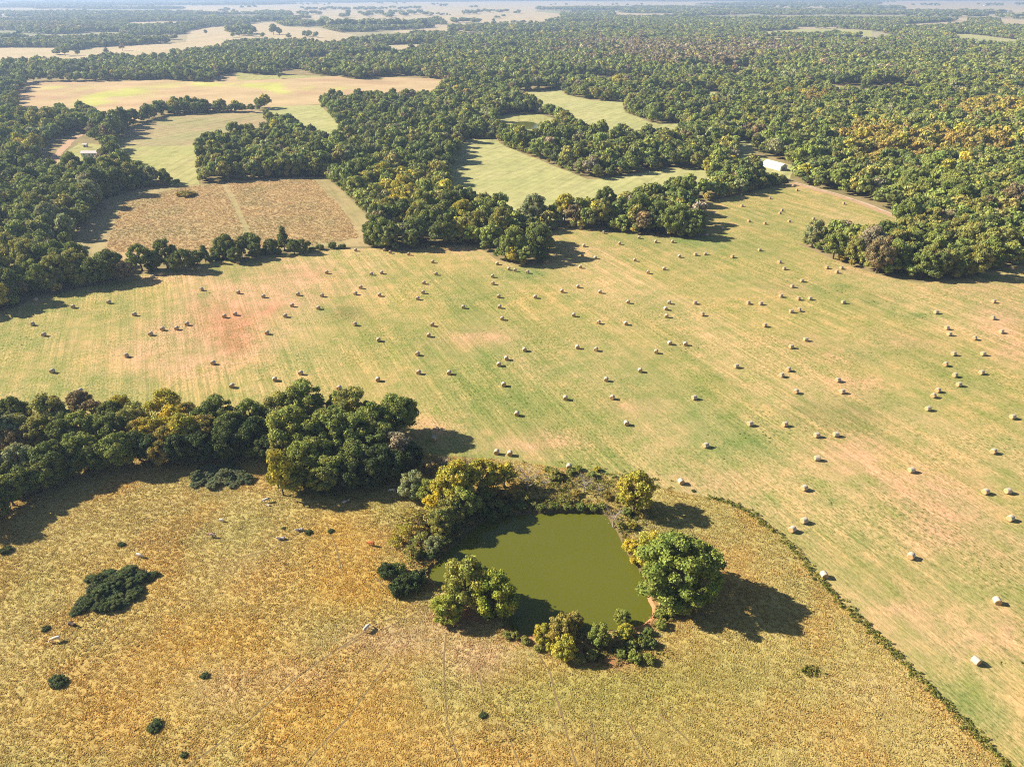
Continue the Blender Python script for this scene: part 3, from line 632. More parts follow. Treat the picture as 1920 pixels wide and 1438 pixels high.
tree_px(1192, 915, 36, YG, 'broad', 'solo_yellow')
tree_px(1274, 1068, 74, (.115, .142, .034), 'big', 'solo_big', .86)
tree_px(1228, 1030, 36, YG, 'dense', 'solo_lime')
tree_px(1182, 1024, 16, YE, 'bush', 'right bank of the pond', name='shrub')
for u, v, r, tn in [(1192,1050,12,YG),(1262,1138,20,LI),(1240,1150,12,LI),(1250,1125,12,LI)]: tree_px(u, v, r, tn, 'bush', 'right bank of the pond', name='shrub')
Z5 = 'small peninsula in the pond'
tree_px(872, 1092, 46, (.17, .17, .045), 'dense', Z5, 1.15); tree_px(926, 1112, 42, (.16, .18, .034), 'dense', Z5, 1.1); tree_px(838, 1140, 30, (.17, .185, .04), 'dense', Z5)
Z6 = 'dark shrub clump left of the pond'
for u, v, r, tn in [(727,1070,18,DK),(759,1092,21,DK),(783,1085,18,DK),(747,1104,17,DK),(771,1104,16,DK),(745,1068,14,MG)]: tree_px(u, v, r, tn, 'bush', Z6, 1.25, name='shrub')
Z7 = 'near bank of the pond'
for u, v, r, tn, k in [(1017,1188,18,YG,'dense'),(1052,1178,27,OC,'dense'),(1078,1162,17,OC,'dense'),(1060,1212,24,YG,'dense'),(1035,1208,16,YG,'bush'),(1123,1188,21,LI,'dense'),(1167,1157,16,LI,'dense'),(1173,1182,16,YG,'dense'),(1203,1200,14,DG,'bush'),(1220,1205,12,DG,'bush'),(1185,1208,12,MG,'bush'),
                    (1215,1185,10,MG,'bush'),(1110,1228,12,OL,'bush'),(1085,1235,12,OL,'bush'),(1190,1232,14,LI,'bush'),(1215,1235,12,LI,'bush'),(965,1190,10,OL,'bush'),(985,1200,9,OL,'bush'),(1010,1215,9,OL,'bush'),(1240,1170,12,LI,'bush'),(1165,1225,10,MG,'bush'),(950,1190,9,OL,'bush')]:
    tree_px(u, v, r, tn, k, Z7, name='shrub')
Z8 = 'hedgerow below the goldenrod field'
for a in [(259,478,21,MG,'broad'),(307,472,22,DG,'broad'),(343,484,18,DG,'broad'),(325,490,14,DG,'broad'),(382,474,11,DG,'tall'),(422,459,19,DG,'broad'),(411,478,14,DG,'bush'),(440,475,13,DG,'broad'),(468,450,14,DG,'broad'),(477,468,12,DG,'broad'),(452,468,10,DG,'tall'),(507,459,13,DG,'broad'),
          (530,445,14,DG,'tall'),(550,459,12,DG,'broad'),(567,460,11,DG,'broad'),(600,464,8,DG,'bush'),(623,461,9,DG,'bush'),(642,462,7,DG,'bush'),(230,507,17,BR,'sparse'),(207,500,19,OL,'broad'),(183,498,20,MG,'broad'),(157,503,21,DG,'broad'),(131,496,22,MG,'broad'),(103,508,20,MG,'broad'),(195,512,14,DG,'broad'),(145,518,15,OL,'broad'),(90,526,16,OL,'broad'),(60,505,18,MG,'broad'),(30,515,18,MG,'broad'),(70,490,18,DG,'broad'),(290,486,14,DG,'broad'),(367,480,12,DG,'broad'),
          (77,520,16,DG,'broad'),(120,517,12,DG,'broad'),(55,530,14,DG,'broad'),(35,542,15,OL,'bush'),(20,535,15,DG,'broad'),(240,495,12,OL,'bush'),(280,500,10,DG,'bush'),(355,492,10,DG,'bush'),(395,485,10,DG,'bush'),(495,472,9,DG,'bush'),(520,472,9,DG,'bush'),(585,468,7,DG,'bush'),(5,555,15,DG,'broad'),(-30,560,16,DG,'broad'),(400,470,9,OL,'bush'),(345,474,9,OL,'bush')]:
    tree_px(a[0], a[1], a[2], a[3], a[4], Z8, name='shrub' if a[4] in ('bush', 'wispy') else 'tree')
tree_px(693, 441, 14, DG, 'dense', 'solo_hedge', 1.35)
tree_px(345, 364, 16, OC, 'bush', 'solo_thicket', .5, name='shrub')
tree_px(358, 362, 10, OL, 'bush', 'solo_thicket2', .5, name='shrub')
# low dark thickets in the pasture
BUSHES = [(185,1108,26),(215,1090,26),(235,1075,24),(160,1125,22),(205,1118,24),(240,1095,22),(265,1080,16),(220,1130,20),(190,1138,16),(150,1143,14),(248,1110,18),(178,1090,18),(205,1078,20),(285,1080,10),
          (375,895,18),(395,882,18),(420,890,18),(445,885,18),(460,898,14),(405,903,16),(435,905,16),(380,878,14),(372,905,12),(425,872,14)]
for u, v, r in BUSHES:
    for q in range(5): tree_px(u+R.uniform(-9, 9), v+R.uniform(-6, 6), r*R.uniform(.45, .8), [(.046, .062, .026), (.066, .082, .032), (.056, .066, .034)][q % 3] if v > 1000 else [(.075, .092, .052), (.11, .12, .07)][q % 2], 'bush' if q > 1 else 'dense', 'low dark thickets in the pasture', R.uniform(.4, .7), name='shrub')
for u, v, r in [(108,1276,16),(10,1031,12),(383,1266,8),(290,1360,14),(345,1415,7),(228,1020,7),(85,1178,8),(1300,920,4),(532,990,4),(578,998,7),(620,995,6),(905,1340,8),(1335,980,3),(1527,1085,4)]:
    tree_px(u, v, r, DK, 'bush', 'lone_bush', .55, name='shrub')
for u, v, r, tn in [(1436, 331, 9, MG), (1451, 334, 9, DG), (1466, 335, 8, OL), (1424, 334, 10, LI), (1443, 337, 8, DG), (1458, 339, 7, MG), (1412, 340, 10, MG), (1472, 338, 6, DG), (1430, 341, 9, OL)]:
    tree_px(u, v, r, tn, 'broad', 'low hedge in front of the long barn')
NHAND = len(trees)

# scattered woods: everything that is not a field
ALLF = list(FIELDS.values()) + [gpoly([(1430, 303), (1480, 310), (1488, 346), (1424, 352)])]
HEDGEZ = gpoly([(225, 500), (700, 455), (712, 472), (225, 526)])
ROADZ = [[ground(*p) for p in L] for L in TRACKS]
FOLD = [(1760, 262, 190, 20, .9), (1870, 205, 110, 22, .8), (1480, 172, 50, 10, .7), (1530, 182, 26, 8, .9), (1640, 240, 60, 20, .5), (1620, 290, 60, 14, .3)]
FBR = [(1300, 95, 260, 22, .55), (1150, 78, 120, 14, .4), (1400, 90, 60, 14, .3), (1780, 330, 60, 20, .3), (60, 45, 120, 14, .4), (1250, 112, 120, 12, .4), (700, 90, 80, 14, .3)]
FYE = [(790, 360, 120, 60, .6), (740, 450, 60, 20, .7), (1060, 300, 160, 30, .25), (1380, 300, 80, 25, .4), (930, 400, 90, 40, .3), (880, 420, 40, 20, .4), (1820, 320, 90, 30, .2), (60, 270, 90, 40, .25)]
def pick_tint(u, v, x, y, rs):
    q = rs.rand(); n_ = fnoise(x*.006, y*.006); n2 = vnoise(x*.03, y*.03)
    a = blobs(np.array([u]), np.array([v]), FOLD)[0]; b_ = blobs(np.array([u]), np.array([v]), FBR)[0]; c_ = blobs(np.array([u]), np.array([v]), FYE)[0]
    p1 = vnoise(x*.014, y*.014)-.5; p2 = vnoise(x*.02+90, y*.02)-.5
    if a+.9*p1+.25*(rs.rand()-.5) > .48: return OC if q < .55 else (YG if q < .68 else (OL if q < .85 else OR))
    if b_+.7*p2+.3*(rs.rand()-.5) > .42: return BR if q < .5 else (GY if q < .75 else OL)
    if c_+.9*p1+.4*(rs.rand()-.5) > .55: return YG if q < .4 else (LI if q < .75 else OL)
    if q < .02: return YG
    if q < .04: return GY
    if q < .06: return BR
    if q < .16+.12*n2: return OL
    if q < .22+.14*n2: return LI if n2 > .5 else GG
    if q < .65: return MG
    return DG
def scatter(d0, d1, s, rad, keep, rs):
    hw = 0.80
    X, Y = np.meshgrid(np.arange(-d1*hw-90, d1*hw+90, s), np.arange(d0, d1, s*.92))
    X = (X + (np.arange(X.shape[0]) % 2)[:, None]*s*.5 + rs.uniform(-.34, .34, X.shape)*s).ravel(); Y = (Y+rs.uniform(-.34, .34, Y.shape)*s).ravel()
    k = (np.abs(X) < Y*hw+60)
    X, Y = X[k], Y[k]
    for p in ALLF:
        k = ~inside(X, Y, p); X, Y = X[k], Y[k]
    k = ~inside(X, Y, HEDGEZ); X, Y = X[k], Y[k]
    for L, w_ in zip(ROADZ, (5, 13)):
        k = dist_line(X, Y, L) > w_; X, Y = X[k], Y[k]
    k = keep(X, Y); return X[k], Y[k]
rs = np.random.RandomState(5)
bands = [(235, 900, 7.1, 4.4, lambda x, y: rs.rand(len(x)) < .97), (900, 1900, 8.2, 5.0, lambda x, y: fnoise(x*.006+20, y*.009) > .31),
         (1900, 3600, 11.0, 6.4, lambda x, y: (fnoise(x*.003+5, y*.0045) > .43) & (rs.rand(len(x)) < .93)),
         (3600, 12000, 24.0, 11.5, lambda x, y: (vnoise(x*.0007+3, y*.0022) < .44) & (fnoise(x*.004, y*.006) > .36))]
W = []
for bi, (d0, d1, s, rad, keep) in enumerate(bands):
    X, Y = scatter(d0, d1, s, rad, keep, rs)
    U, Vv, D = to_px(X, Y, 9.0)
    for x, y, u, v, d in zip(X, Y, U, Vv, D):
        r = rad*rs.uniform(.62, 1.42)*(.85+.3*vnoise(x*.012, y*.012)); sz = rs.uniform(.78, 1.22)
        if bi == 1: sz *= .9
        if bi == 2: sz *= .70
        if bi == 3: sz *= .42
        ti = pick_tint(u, v, x, y, rs)
        kd = 'mid' if d < 1000 else 'far'
        if kd == 'mid' and ti == GY and rs.rand() < .6: kd = 'midsparse'
        W.append(dict(x=x, y=y, r=r, kind=kd, i=rs.randint(len(PROTO[kd])), tint=ti, rot=rs.uniform(0, 6.28), sz=sz, d=d, u=u, v=v))
# skirt of small shrubs along the edges of the nearer woods
for k in ('HAY', 'GF', 'BM', 'PC', 'TC', 'GE'):
    L = densify(FIELDS[k], 2.8)
    for (x, y) in L:
        x += rs.uniform(-2.5, 2.5); y += rs.uniform(-2.5, 2.5)
        if y < 240 or abs(x) > y*.8+60: continue
        if any(inside(np.array([x]), np.array([y]), p)[0] for p in ALLF): continue
        if inside(np.array([x]), np.array([y]), HEDGEZ)[0] or rs.rand() < .1 or min(dist_line(np.array([x]), np.array([y]), L_)[0] for L_ in ROADZ) < 4: continue
        u, v, d = to_px(x, y, 3.0)
        W.append(dict(x=x, y=y, r=rs.uniform(1.6, 3.0), kind='mid', i=rs.randint(5), tint=[MG, OL, DG, LI, OC][rs.randint(5)], rot=rs.uniform(0, 6.28), sz=rs.uniform(.7, .9), d=float(d), u=float(u), v=float(v)))

# single trees standing in the far fields
LONE_FAR = [(144,96,5,DG,'standing in the pale field at far left'),(120,97,9,DG,'at the left end of the far pale field'),(198,93,5,DG,'beside the pale far field on the left'),(385,59,4,DG,'alone on the far green meadow'),(228,88,6,BR,'leaning over the pale far field'),
            (512,60,9,DG,'at the right end of the far meadow'),(523,60,6,MG,'just right of the far meadow'),(541,67,5,GG,'by the far track'),(579,63,5,MG,'below the far track'),(652,30,5,DG,'in the far pale field'),(653,26,5,DG,'behind the far pale field'),
            (1052,220,14,DG,'on the edge of the bright green meadow'),(524,60,5,DG,'near the far track'),(926,40,4,DG,'in front of the wide far field'),(1243,5,4,DG,'in the farthest pale field'),(1363,266,7,DG,'in the grassy yard behind the barns'),(1378,268,8,OL,'beside the grassy yard'),
            (522,136,5,DG,'on the edge of the pink stubble field'),(460,59,7,DG,'above the small far clump'),(448,62,6,DG,'in the small far clump'),(470,63,6,MG,'right of the small far clump'),(436,65,5,MG,'left end of the small far clump'),(492,66,5,MG,'right end of the small far clump'),(1460,59,3,DG,'in the far green strip'),(1848,22,3,DG,'at far right')]
nl0 = len(trees)
for u, v, r, tn, lab in LONE_FAR:
    x, y = ground(u, v, 8); d = depth_at(u, v, 8); r_ = r*d/FPX
    trees.append(dict(x=x, y=y, r=r_, kind='far' if d > 1000 else 'mid', i=R.randint(4), tint=tn, zone='far:'+lab, rot=R.uniform(0, 6.28), sz=.85, name='tree'))
# belts in the far fields (part of the woodland mass)
for (u0, u1, v, n_, r) in [(408,440,19,10,4),(340,400,9,14,5),(452,480,13,6,5),(560,630,17,22,4),(630,725,17,26,5),(733,790,16,16,5),(660,700,26,8,5),(720,770,27,12,6),(808,840,10,10,4),(812,870,26,10,3),(870,935,21,18,4),(935,953,21,4,5),(960,974,23,4,5),(880,896,14,4,4),
                           (1270,1300,3,8,3),(1340,1400,11,12,4),(1620,1680,3,14,5),(1700,1760,9,10,3),(1830,1880,9,16,6),(1900,1925,8,8,4),(700,760,6,12,3),(100,165,6,16,4),(0,60,10,16,4),(560,620,8,10,3),(1450,1560,10,30,5),(1640,1690,14,12,6),(1740,1760,9,4,3),
                           (1560,1640,20,24,5),(1700,1920,30,50,6),(440,470,62,10,5),(96,108,96,6,6),(1000,1240,10,10,3),(920,1000,42,14,5),(300,475,197,34,8),(850,900,40,20,7),(680,690,28,5,6),(560,580,33,8,6),(480,545,27,30,7),(430,475,59,16,8),(560,600,26,14,8),(605,612,38,6,8),(640,652,30,6,9),(690,760,24,16,8),(720,735,30,6,9),(765,790,24,8,8),(795,812,28,6,10),(560,700,46,60,9),(600,800,48,70,9),(480,560,36,50,8),(570,592,64,8,5),(440,452,56,3,8),(870,900,24,8,5),(1010,1190,17,70,6),(1180,1400,14,60,6),(1400,1640,14,80,7),(930,945,31,3,4),(340,440,26,18,5),(30,60,12,10,9),(545,640,44,30,6)]:
    for k in range(n_):
        u = rs.uniform(u0, u1); vv = v+rs.uniform(-1.5, 1.5); rr = r*rs.uniform(.7, 1.2)
        x, y = ground(u, vv, 7); d = depth_at(u, vv, 7)
        ti = [DG, MG, DG, GG][rs.randint(4)]
        W.append(dict(x=x, y=y, r=min(rr*d/FPX, 16), kind='far' if d > 1000 else 'mid', i=rs.randint(4), tint=ti, rot=rs.uniform(0, 6.28), sz=.75 if d < 2500 else .5, d=d, u=u, v=vv))

# the largest-looking of all the wood's trees become individuals
NIND = 298
need = NIND - sum(1 for t_ in trees if t_['name'] == 'tree')
W.sort(key=lambda a: -a['r']*a['sz']/a['d'] - (1 if False else 0))
def zone_of(u, v):
    if u < 230 and v < 600 and v > 330: return 'wood left of the goldenrod field'
    if u < 350: return 'farmstead grove at far left'
    if u > 1480 and v > 395: return 'rounded wood right of the hay field'
    if u > 1440: return 'great wood behind the dirt track'
    if v > 395 and u > 860 and u < 1045: return 'wooded tip jutting into the hay field'
    if u > 1045 and v > 340: return 'tree line below the green meadow'
    if u > 640 and v > 330: return 'central wood behind the hay field'
    return 'woods beyond the goldenrod field'
cnt = 0; rest = []
for w in W:
    if cnt < need and 0 < w['u'] < 1920 and w['r']*w['sz'] > 2.6:
        w['zone'] = zone_of(w['u'], w['v']); w['name'] = 'tree'
        if w['d'] < 560 and w['kind'] == 'mid': w['kind'] = 'broad'; w['i'] = rs.randint(6)
        if w['kind'] == 'midsparse': w['kind'] = 'bare' if rs.rand() < .5 else 'sparse'; w['i'] = w['i'] % 2
        trees.append(w); cnt += 1
    else: rest.append(w)

ORD = lambda n: '%d%s' % (n, 'th' if 10 <= n % 100 <= 20 else {1: 'st', 2: 'nd', 3: 'rd'}.get(n % 10, 'th'))
SOLO = {'lone': 'slender half-bare yellow-green tree standing alone in the pasture beside the big clump', 'solo_yellow': 'round yellow-green tree on the far right corner of the pond beside the hay field',
        'solo_big': 'largest tree, broad green crown on the right bank of the pond casting a long shadow', 'solo_lime': 'pale yellow-green tree leaning over the pond against the largest tree',
        'solo_hedge': 'single dark egg-shaped tree at the right corner of the goldenrod field', 'solo_thicket': 'low brown thicket alone at the top of the goldenrod field', 'solo_thicket2': 'small olive bush touching the brown thicket in the goldenrod field'}
LB = ['small dark round bush in the golden grass near the lower left edge', 'dark bush at the left edge of the pasture above the big thicket', 'tiny green bush right of the small round bush in the lower left pasture', 'flat dark bush near the bottom of the pasture at left',
      'tiny dark bush at the bottom edge of the pasture', 'tiny bush in the pasture left of the white cow', 'small dark weed clump left of the large thicket', 'tiny bush at the near corner of the hay field', 'tiny weed clump between the grey cattle', 'low green weed clump right of the grey cow', 'low weed clump in the orange grass',
      'small dark weed clump below the pond in the pasture', 'tiny weed on the hedge line', 'tiny green weed at the hedge beside a bale']
zones = {}
for t_ in trees: zones.setdefault((t_['zone'], t_['name']), []).append(t_)
for (z, nm), L in zones.items():
    L.sort(key=lambda a: to_px(a['x'], a['y'], 4)[0])
    for k, t_ in enumerate(L):
        tn = TNAME.get(t_['tint'], 'dark green'); bare = t_['kind'] == 'bare'
        desc = 'leafless grey' if bare else tn+(' half-bare' if t_['kind'] in ('sparse', 'wispy') else '')
        if z in SOLO: t_['label'] = SOLO[z]
        elif z.startswith('far:'): t_['label'] = '%s distant tree %s' % (desc, z[4:])
        elif z == 'lone_bush': t_['label'] = None
        else:
            wh = 'leftmost' if k == 0 else ('rightmost' if k == len(L)-1 else '%s from left' % ORD(k+1))
            t_['label'] = '%s %s, %s in the %s' % (desc, nm, wh, z) if not (z.endswith('pond') and 'bank of' in z) else '%s %s, %s on the %s' % (desc, nm, wh, z)
            t_['group'] = ('trees of the ' if nm == 'tree' else 'shrubs of the ')+z
        if z.startswith('far:'): t_['group'] = 'single trees in the far fields'
for k, t_ in enumerate([q for q in trees[:nl0] if q['zone'] == 'lone_bush']): t_['label'] = LB[min(k, len(LB)-1)]; t_['group'] = 'small bushes in the pasture'
CROWNOBJ = {}
def put_tree(t_):
    cm, tm, hh, hc = PROTO[t_['kind']][t_['i'] % len(PROTO[t_['kind']])]
    e = bpy.data.objects.new(t_['name'], None); COL.objects.link(e); e.empty_display_size = 1
    e.location = (t_['x'], t_['y'], 0.0); e.rotation_euler = (0, 0, t_['rot']); s = t_['r']; e.scale = (s, s, s*t_['sz'])
    tag(e, t_['label'], 'tree' if t_['name'] == 'tree' else 'shrub', t_.get('group'))
    c = link('crown', cm, M_LEAF, e); c['tint'] = [float(q) for q in t_['tint']]
    if t_['kind'] == 'bare': c['tint'] = [.2, .17, .14]
    link('trunk' if t_['name'] == 'tree' else 'stem', tm, M_PALEBARK if t_['kind'] in ('bare', 'midsparse') else M_BARK, e)
    CROWNOBJ.setdefault(cm.name, c)
    return e
for t_ in trees: put_tree(t_)

# woodland: the thousands of other trees, one object
def crown_object(kind, i):
    cm = PROTO[kind][i][0]
    if cm.name in CROWNOBJ: return CROWNOBJ[cm.name]
    # swap one individual of the same zone over to this shape so that a real tree carries it
    w = rest.pop(0) if kind == 'mid' or kind == 'midsparse' else rest.pop(next(q for q, a in enumerate(rest) if a['kind'] == 'far'))
    w.update(kind=kind, i=i, name='tree', zone=zone_of(w['u'], w['v'])); w['label'] = '%s tree of %s build in the %s' % (TNAME.get(w['tint'], 'green'), ['broad', 'tall', 'squat', 'full', 'narrow', 'round', 'low', 'open', 'wide', 'even'][len(CROWNOBJ) % 10], w['zone'])
    w['group'] = 'trees of the '+w['zone']
    put_tree(w); return CROWNOBJ[cm.name]
plist = [('mid', i) for i in range(5)] + [('midsparse', 0)] + [('far', i) for i in range(4)]
pobj = [crown_object(*p) for p in plist]
pindex = {p: i for i, p in enumerate(plist)}
n = len(rest)
me = bpy.data.meshes.new('woodland'); me.vertices.add(n)
co = np.array([(w['x'], w['y'], 0.0) for w in rest], np.float32); me.vertices.foreach_set('co', co.ravel())
def addattr(nm, ty, arr, key):
    a = me.attributes.new(nm, ty, 'POINT'); a.data.foreach_set(key, np.asarray(arr).ravel())
addattr('pidx', 'INT', np.array([pindex[(w['kind'], w['i'] % len(PROTO[w['kind']]))] for w in rest], np.int32), 'value')
addattr('rotv', 'FLOAT_VECTOR', np.array([(0, 0, w['rot']) for w in rest], np.float32), 'vector')
addattr('sclv', 'FLOAT_VECTOR', np.array([(w['r'], w['r'], w['r']*w['sz']) for w in rest], np.float32), 'vector')
jt = rs.uniform(.82, 1.22, (n, 1))*rs.uniform(.94, 1.06, (n, 3))
addattr('tint', 'FLOAT_COLOR', np.concatenate([np.array([w['tint'] for w in rest])*jt, np.ones((n, 1))], 1).astype(np.float32), 'color')
wood = link('woodland', me); tag(wood, 'dense autumn woodland of thousands of trees stretching back to the horizon behind the hay field', 'woodland', kind='stuff')
ng = bpy.data.node_groups.new('woodland_trees', 'GeometryNodeTree')
ng.interface.new_socket('Geometry', in_out='INPUT', socket_type='NodeSocketGeometry'); ng.interface.new_socket('Geometry', in_out='OUTPUT', socket_type='NodeSocketGeometry')
G = NT(ng); gi = G.n('NodeGroupInput'); go = G.n('NodeGroupOutput')
m2p = G.n('GeometryNodeMeshToPoints'); G.l(gi.outputs[0], m2p.inputs[0])
iop = G.n('GeometryNodeInstanceOnPoints'); G.l(m2p.outputs[0], iop.inputs['Points'])
g2i = G.n('GeometryNodeGeometryToInstance')
for ob in reversed(pobj):
    oi = G.n('GeometryNodeObjectInfo', transform_space='ORIGINAL'); oi.inputs['Object'].default_value = ob
    G.l(oi.outputs['Geometry'], g2i.inputs[0])
G.l(g2i.outputs[0], iop.inputs['Instance']); iop.inputs['Pick Instance'].default_value = True
def named(nm, ty):
    q = G.n('GeometryNodeInputNamedAttribute', data_type=ty); q.inputs[0].default_value = nm; return q.outputs[0]
G.l(named('pidx', 'INT'), iop.inputs['Instance Index'])
e2r = G.n('FunctionNodeEulerToRotation'); G.l(named('rotv', 'FLOAT_VECTOR'), e2r.inputs[0]); G.l(e2r.outputs[0], iop.inputs['Rotation'])
G.l(named('sclv', 'FLOAT_VECTOR'), iop.inputs['Scale'])
G.l(iop.outputs[0], go.inputs[0])
md = wood.modifiers.new('trees', 'NODES'); md.node_group = ng

# ------------------------------------------------------------------ pasture grass: thousands of tufts, one object
m, t, b = new_mat('tuft_grass', 0.9, 0.05); N = NT(t)
a = N.n('ShaderNodeAttribute', attribute_type='GEOMETRY', attribute_name='paint'); N.l(a.outputs['Color'], b.inputs['Base Color'])
tr = N.n('ShaderNodeBsdfTranslucent'); N.l(a.outputs['Color'], tr.inputs[0]); mx = N.n('ShaderNodeMixShader'); mx.inputs[0].default_value = .5
N.l(b.outputs[0], mx.inputs[1]); N.l(tr.outputs[0], mx.inputs[2]); N.l(mx.outputs[0], t.nodes['Material Output'].inputs[0])
M_TUFT = m
def tufts(name, X, Y, hgt, wid, paint, rs, nb=5, vary=.22):
    n = len(X); base = paint(X, Y)*1.13; base = base*np.clip(rs.normal(1.0, vary, (n, 1)), .5, 1.6)*rs.uniform(.93, 1.07, (n, 3))
    Vs = np.zeros((n, nb, 4, 3), np.float32); th0 = rs.uniform(0, 6.28, n)
    for k in range(nb):
        th = th0+k*6.283/nb+rs.uniform(-.4, .4, n); lean = rs.uniform(.4, 1.35, n)*wid; w = wid*rs.uniform(.35, .6, n); h = hgt*rs.uniform(.6, 1.1, n)
        cx, sx = np.cos(th), np.sin(th); bx, by = X+cx*wid*.12, Y+sx*wid*.12; tx, ty = X+cx*lean, Y+sx*lean
        Vs[:, k, 0] = np.stack([bx-sx*w*.6, by+cx*w*.6, np.full(n, -.02)], 1); Vs[:, k, 1] = np.stack([bx+sx*w*.6, by-cx*w*.6, np.full(n, -.02)], 1)
        Vs[:, k, 2] = np.stack([tx+sx*w*.55, ty-cx*w*.55, h*.85], 1); Vs[:, k, 3] = np.stack([tx-sx*w*.45, ty+cx*w*.45, h], 1)
    V = Vs.reshape(-1, 3); F = np.arange(len(V)).reshape(-1, 4); col = np.repeat(base, nb*4, axis=0)
    return mesh_np(name, V, F, vcol=col)
rs2 = np.random.RandomState(21)
X = rs2.uniform(-190, 185, 430000); Y = rs2.uniform(45, 255, 430000)
U, Vv, D = to_px(X, Y)
k = inside(X, Y, FIELDS['PAST']) & ~inside(X, Y, POND_OUT) & (U > -200) & (U < 2120) & (Vv < 1640)
X, Y, U, Vv = X[k], Y[k], U[k], Vv[k]
k = (np.minimum.reduce([dist_line(X, Y, L) for L in TRG]) > .20) & (fnoise(X*.8, Y*.8)+.6*rs2.rand(len(X)) > .36) & (blobs(U, Vv, SOIL_B) < .75)
X, Y = X[k], Y[k]
hv = (.12+.30*fnoise(X*.12, Y*.12)+.35*np.clip(fnoise(X*.9+5, Y*.9)-.5, 0, 1))*rs2.uniform(.6, 1.35, len(X))
me = tufts('pasture_grass', X, Y, hv*.48, .27*rs2.uniform(.6, 1.5, len(X)), paint_past, rs2, 5, .11)
tag(link('pasture_grass', me, M_TUFT), 'long golden tussocky grass covering the pasture around the pond', 'grass', kind='stuff')

# rough weeds along the hedge line and round the pond
def leaf_scatter(name, pts, rad, hgt, cols, per, leaf, rs):
    Vs, Fs, C = [], [], []; off = 0
    for (x, y), q in zip(pts, cols):
        n = per; d = rs.normal(0, 1, (n, 3)); d[:, 2] = np.abs(d[:, 2]); d /= np.linalg.norm(d, axis=1)[:, None]
        rr = rad*rs.uniform(.6, 1.3); hh = hgt*rs.uniform(.5, 1.3)
        c_ = np.array((x, y, 0))+d*np.array((rr, rr, hh))*rs.uniform(.6, 1.05, (n, 1))
        V, F = leaf_quads(c_, d, leaf*rs.uniform(.6, 1.3, n), .6, rs); Vs.append(V); Fs.append(F+off); off += len(V)
        C.append(np.repeat(np.array(q)*rs.uniform(.6, 1.35, (n, 1)), 4, axis=0))
    return mesh_np(name, np.concatenate(Vs), np.concatenate(Fs), vcol=np.concatenate(C))
HEDGE = [(1330, 934), (1345, 936), (1400, 957), (1470, 1014), (1560, 1114), (1700, 1250), (1890, 1440), (2000, 1545), (2150, 1700)]
HG = [ground(*p) for p in HEDGE]; pts = []; cols = []
for (x, y) in densify(HG, .5, False):
    for _ in range(3):
        px_, py_ = x+rs2.normal(.3, .55), y+rs2.normal(.1, .42)
        if fnoise(px_*.16, py_*.16) < .15: continue
        pts.append((px_, py_)); cols.append([(.19, .20, .04), (.14, .155, .035), (.27, .23, .06), (.11, .13, .032), (.22, .20, .05)][rs2.randint(5)])
me = leaf_scatter('hedge_weeds', pts, .45, .5, [tuple(q*1.5 for q in c_) for c_ in cols], 14, .26, rs2)
tag(link('hedge_weeds', me, M_TUFT), 'green and yellow weeds along the boundary between pasture and mown hay field', 'weeds', kind='stuff')
pts = []; cols = []
for (x, y) in densify(POND_OUT, .7):
    u, v, d = to_px(x, y)
    soil = blobs(np.array([u]), np.array([v]), SOIL_B)[0]
    for _ in range(3):
        if rs2.rand() < .15+soil*.6: continue
        q = np.array((x, y))-pc; q = q/np.linalg.norm(q); s_ = abs(rs2.normal(0, 1.8))-.3
        pts.append((x+q[0]*s_+rs2.normal(0, .4), y+q[1]*s_+rs2.normal(0, .4))); cols.append([(.13, .135, .035), (.09, .11, .03), (.20, .18, .05), (.24, .17, .06), (.14, .16, .03)][rs2.randint(5)])
for (u0, v0, su, sv, n_) in [(1080, 905, 110, 16, 420), (930, 930, 50, 14, 160), (800, 1000, 40, 30, 300), (1190, 960, 30, 18, 120), (1160, 1225, 60, 14, 160), (1255, 1150, 30, 12, 90), (870, 875, 60, 10, 120), (1030, 940, 60, 8, 160), (1560, 1330, 10, 5, 0), (1515, 1258, 18, 6, 40), (620, 925, 40, 10, 60), (560, 915, 30, 8, 40), (500, 905, 20, 20, 0)]:
    for _ in range(n_):
        x, y = ground(rs2.normal(u0, su*.6), rs2.normal(v0, sv*.7))
        if inside(np.array([x]), np.array([y]), POND_S)[0]: continue
        pts.append((x, y)); cols.append([(.14, .145, .035), (.09, .11, .03), (.23, .20, .05), (.27, .20, .07), (.18, .19, .035)][rs2.randint(5)])
me = leaf_scatter('bank_weeds', pts, .55, .55, [tuple(q*1.45 for q in c_) for c_ in cols], 13, .26, rs2)
tag(link('bank_weeds', me, M_TUFT), 'rough weeds and low scrub growing round the banks of the pond', 'weeds', kind='stuff')
# green weed spots in the hay field and goldenrod relief
pts = []; cols = []
X = rs2.uniform(-260, 320, 14000); Y = rs2.uniform(90, 420, 14000); U, Vv, D = to_px(X, Y)
k = inside(X, Y, FIELDS['HAY']) & (blobs(U, Vv, G_B)*.5+fnoise(X*.05, Y*.05) > .82) & (D < 330)
for x, y in zip(X[k], Y[k]): pts.append((x, y)); cols.append([(.13, .19, .04), (.17, .19, .05), (.10, .15, .035)][rs2.randint(3)])
me = leaf_scatter('field_weeds', pts, .4, .16, cols, 5, .26, rs2)
tag(link('field_weeds', me, M_TUFT), 'small green regrowth scattered over the mown hay field', 'weeds', kind='stuff')
X = rs2.uniform(-330, -60, 90000); Y = rs2.uniform(330, 560, 90000)
k = (inside(X, Y, gpoly(BROWN_A)) | inside(X, Y, gpoly(BROWN_B))) & (rs2.rand(len(X)) > .15)
def paint_gold(x, y):
    return lerp(np.tile(np.array((0.50, 0.355, 0.18)), (len(x), 1)), (.39, .325, .16), np.clip((fnoise(x*.05, y*.05)-.45)*4, 0, .9))
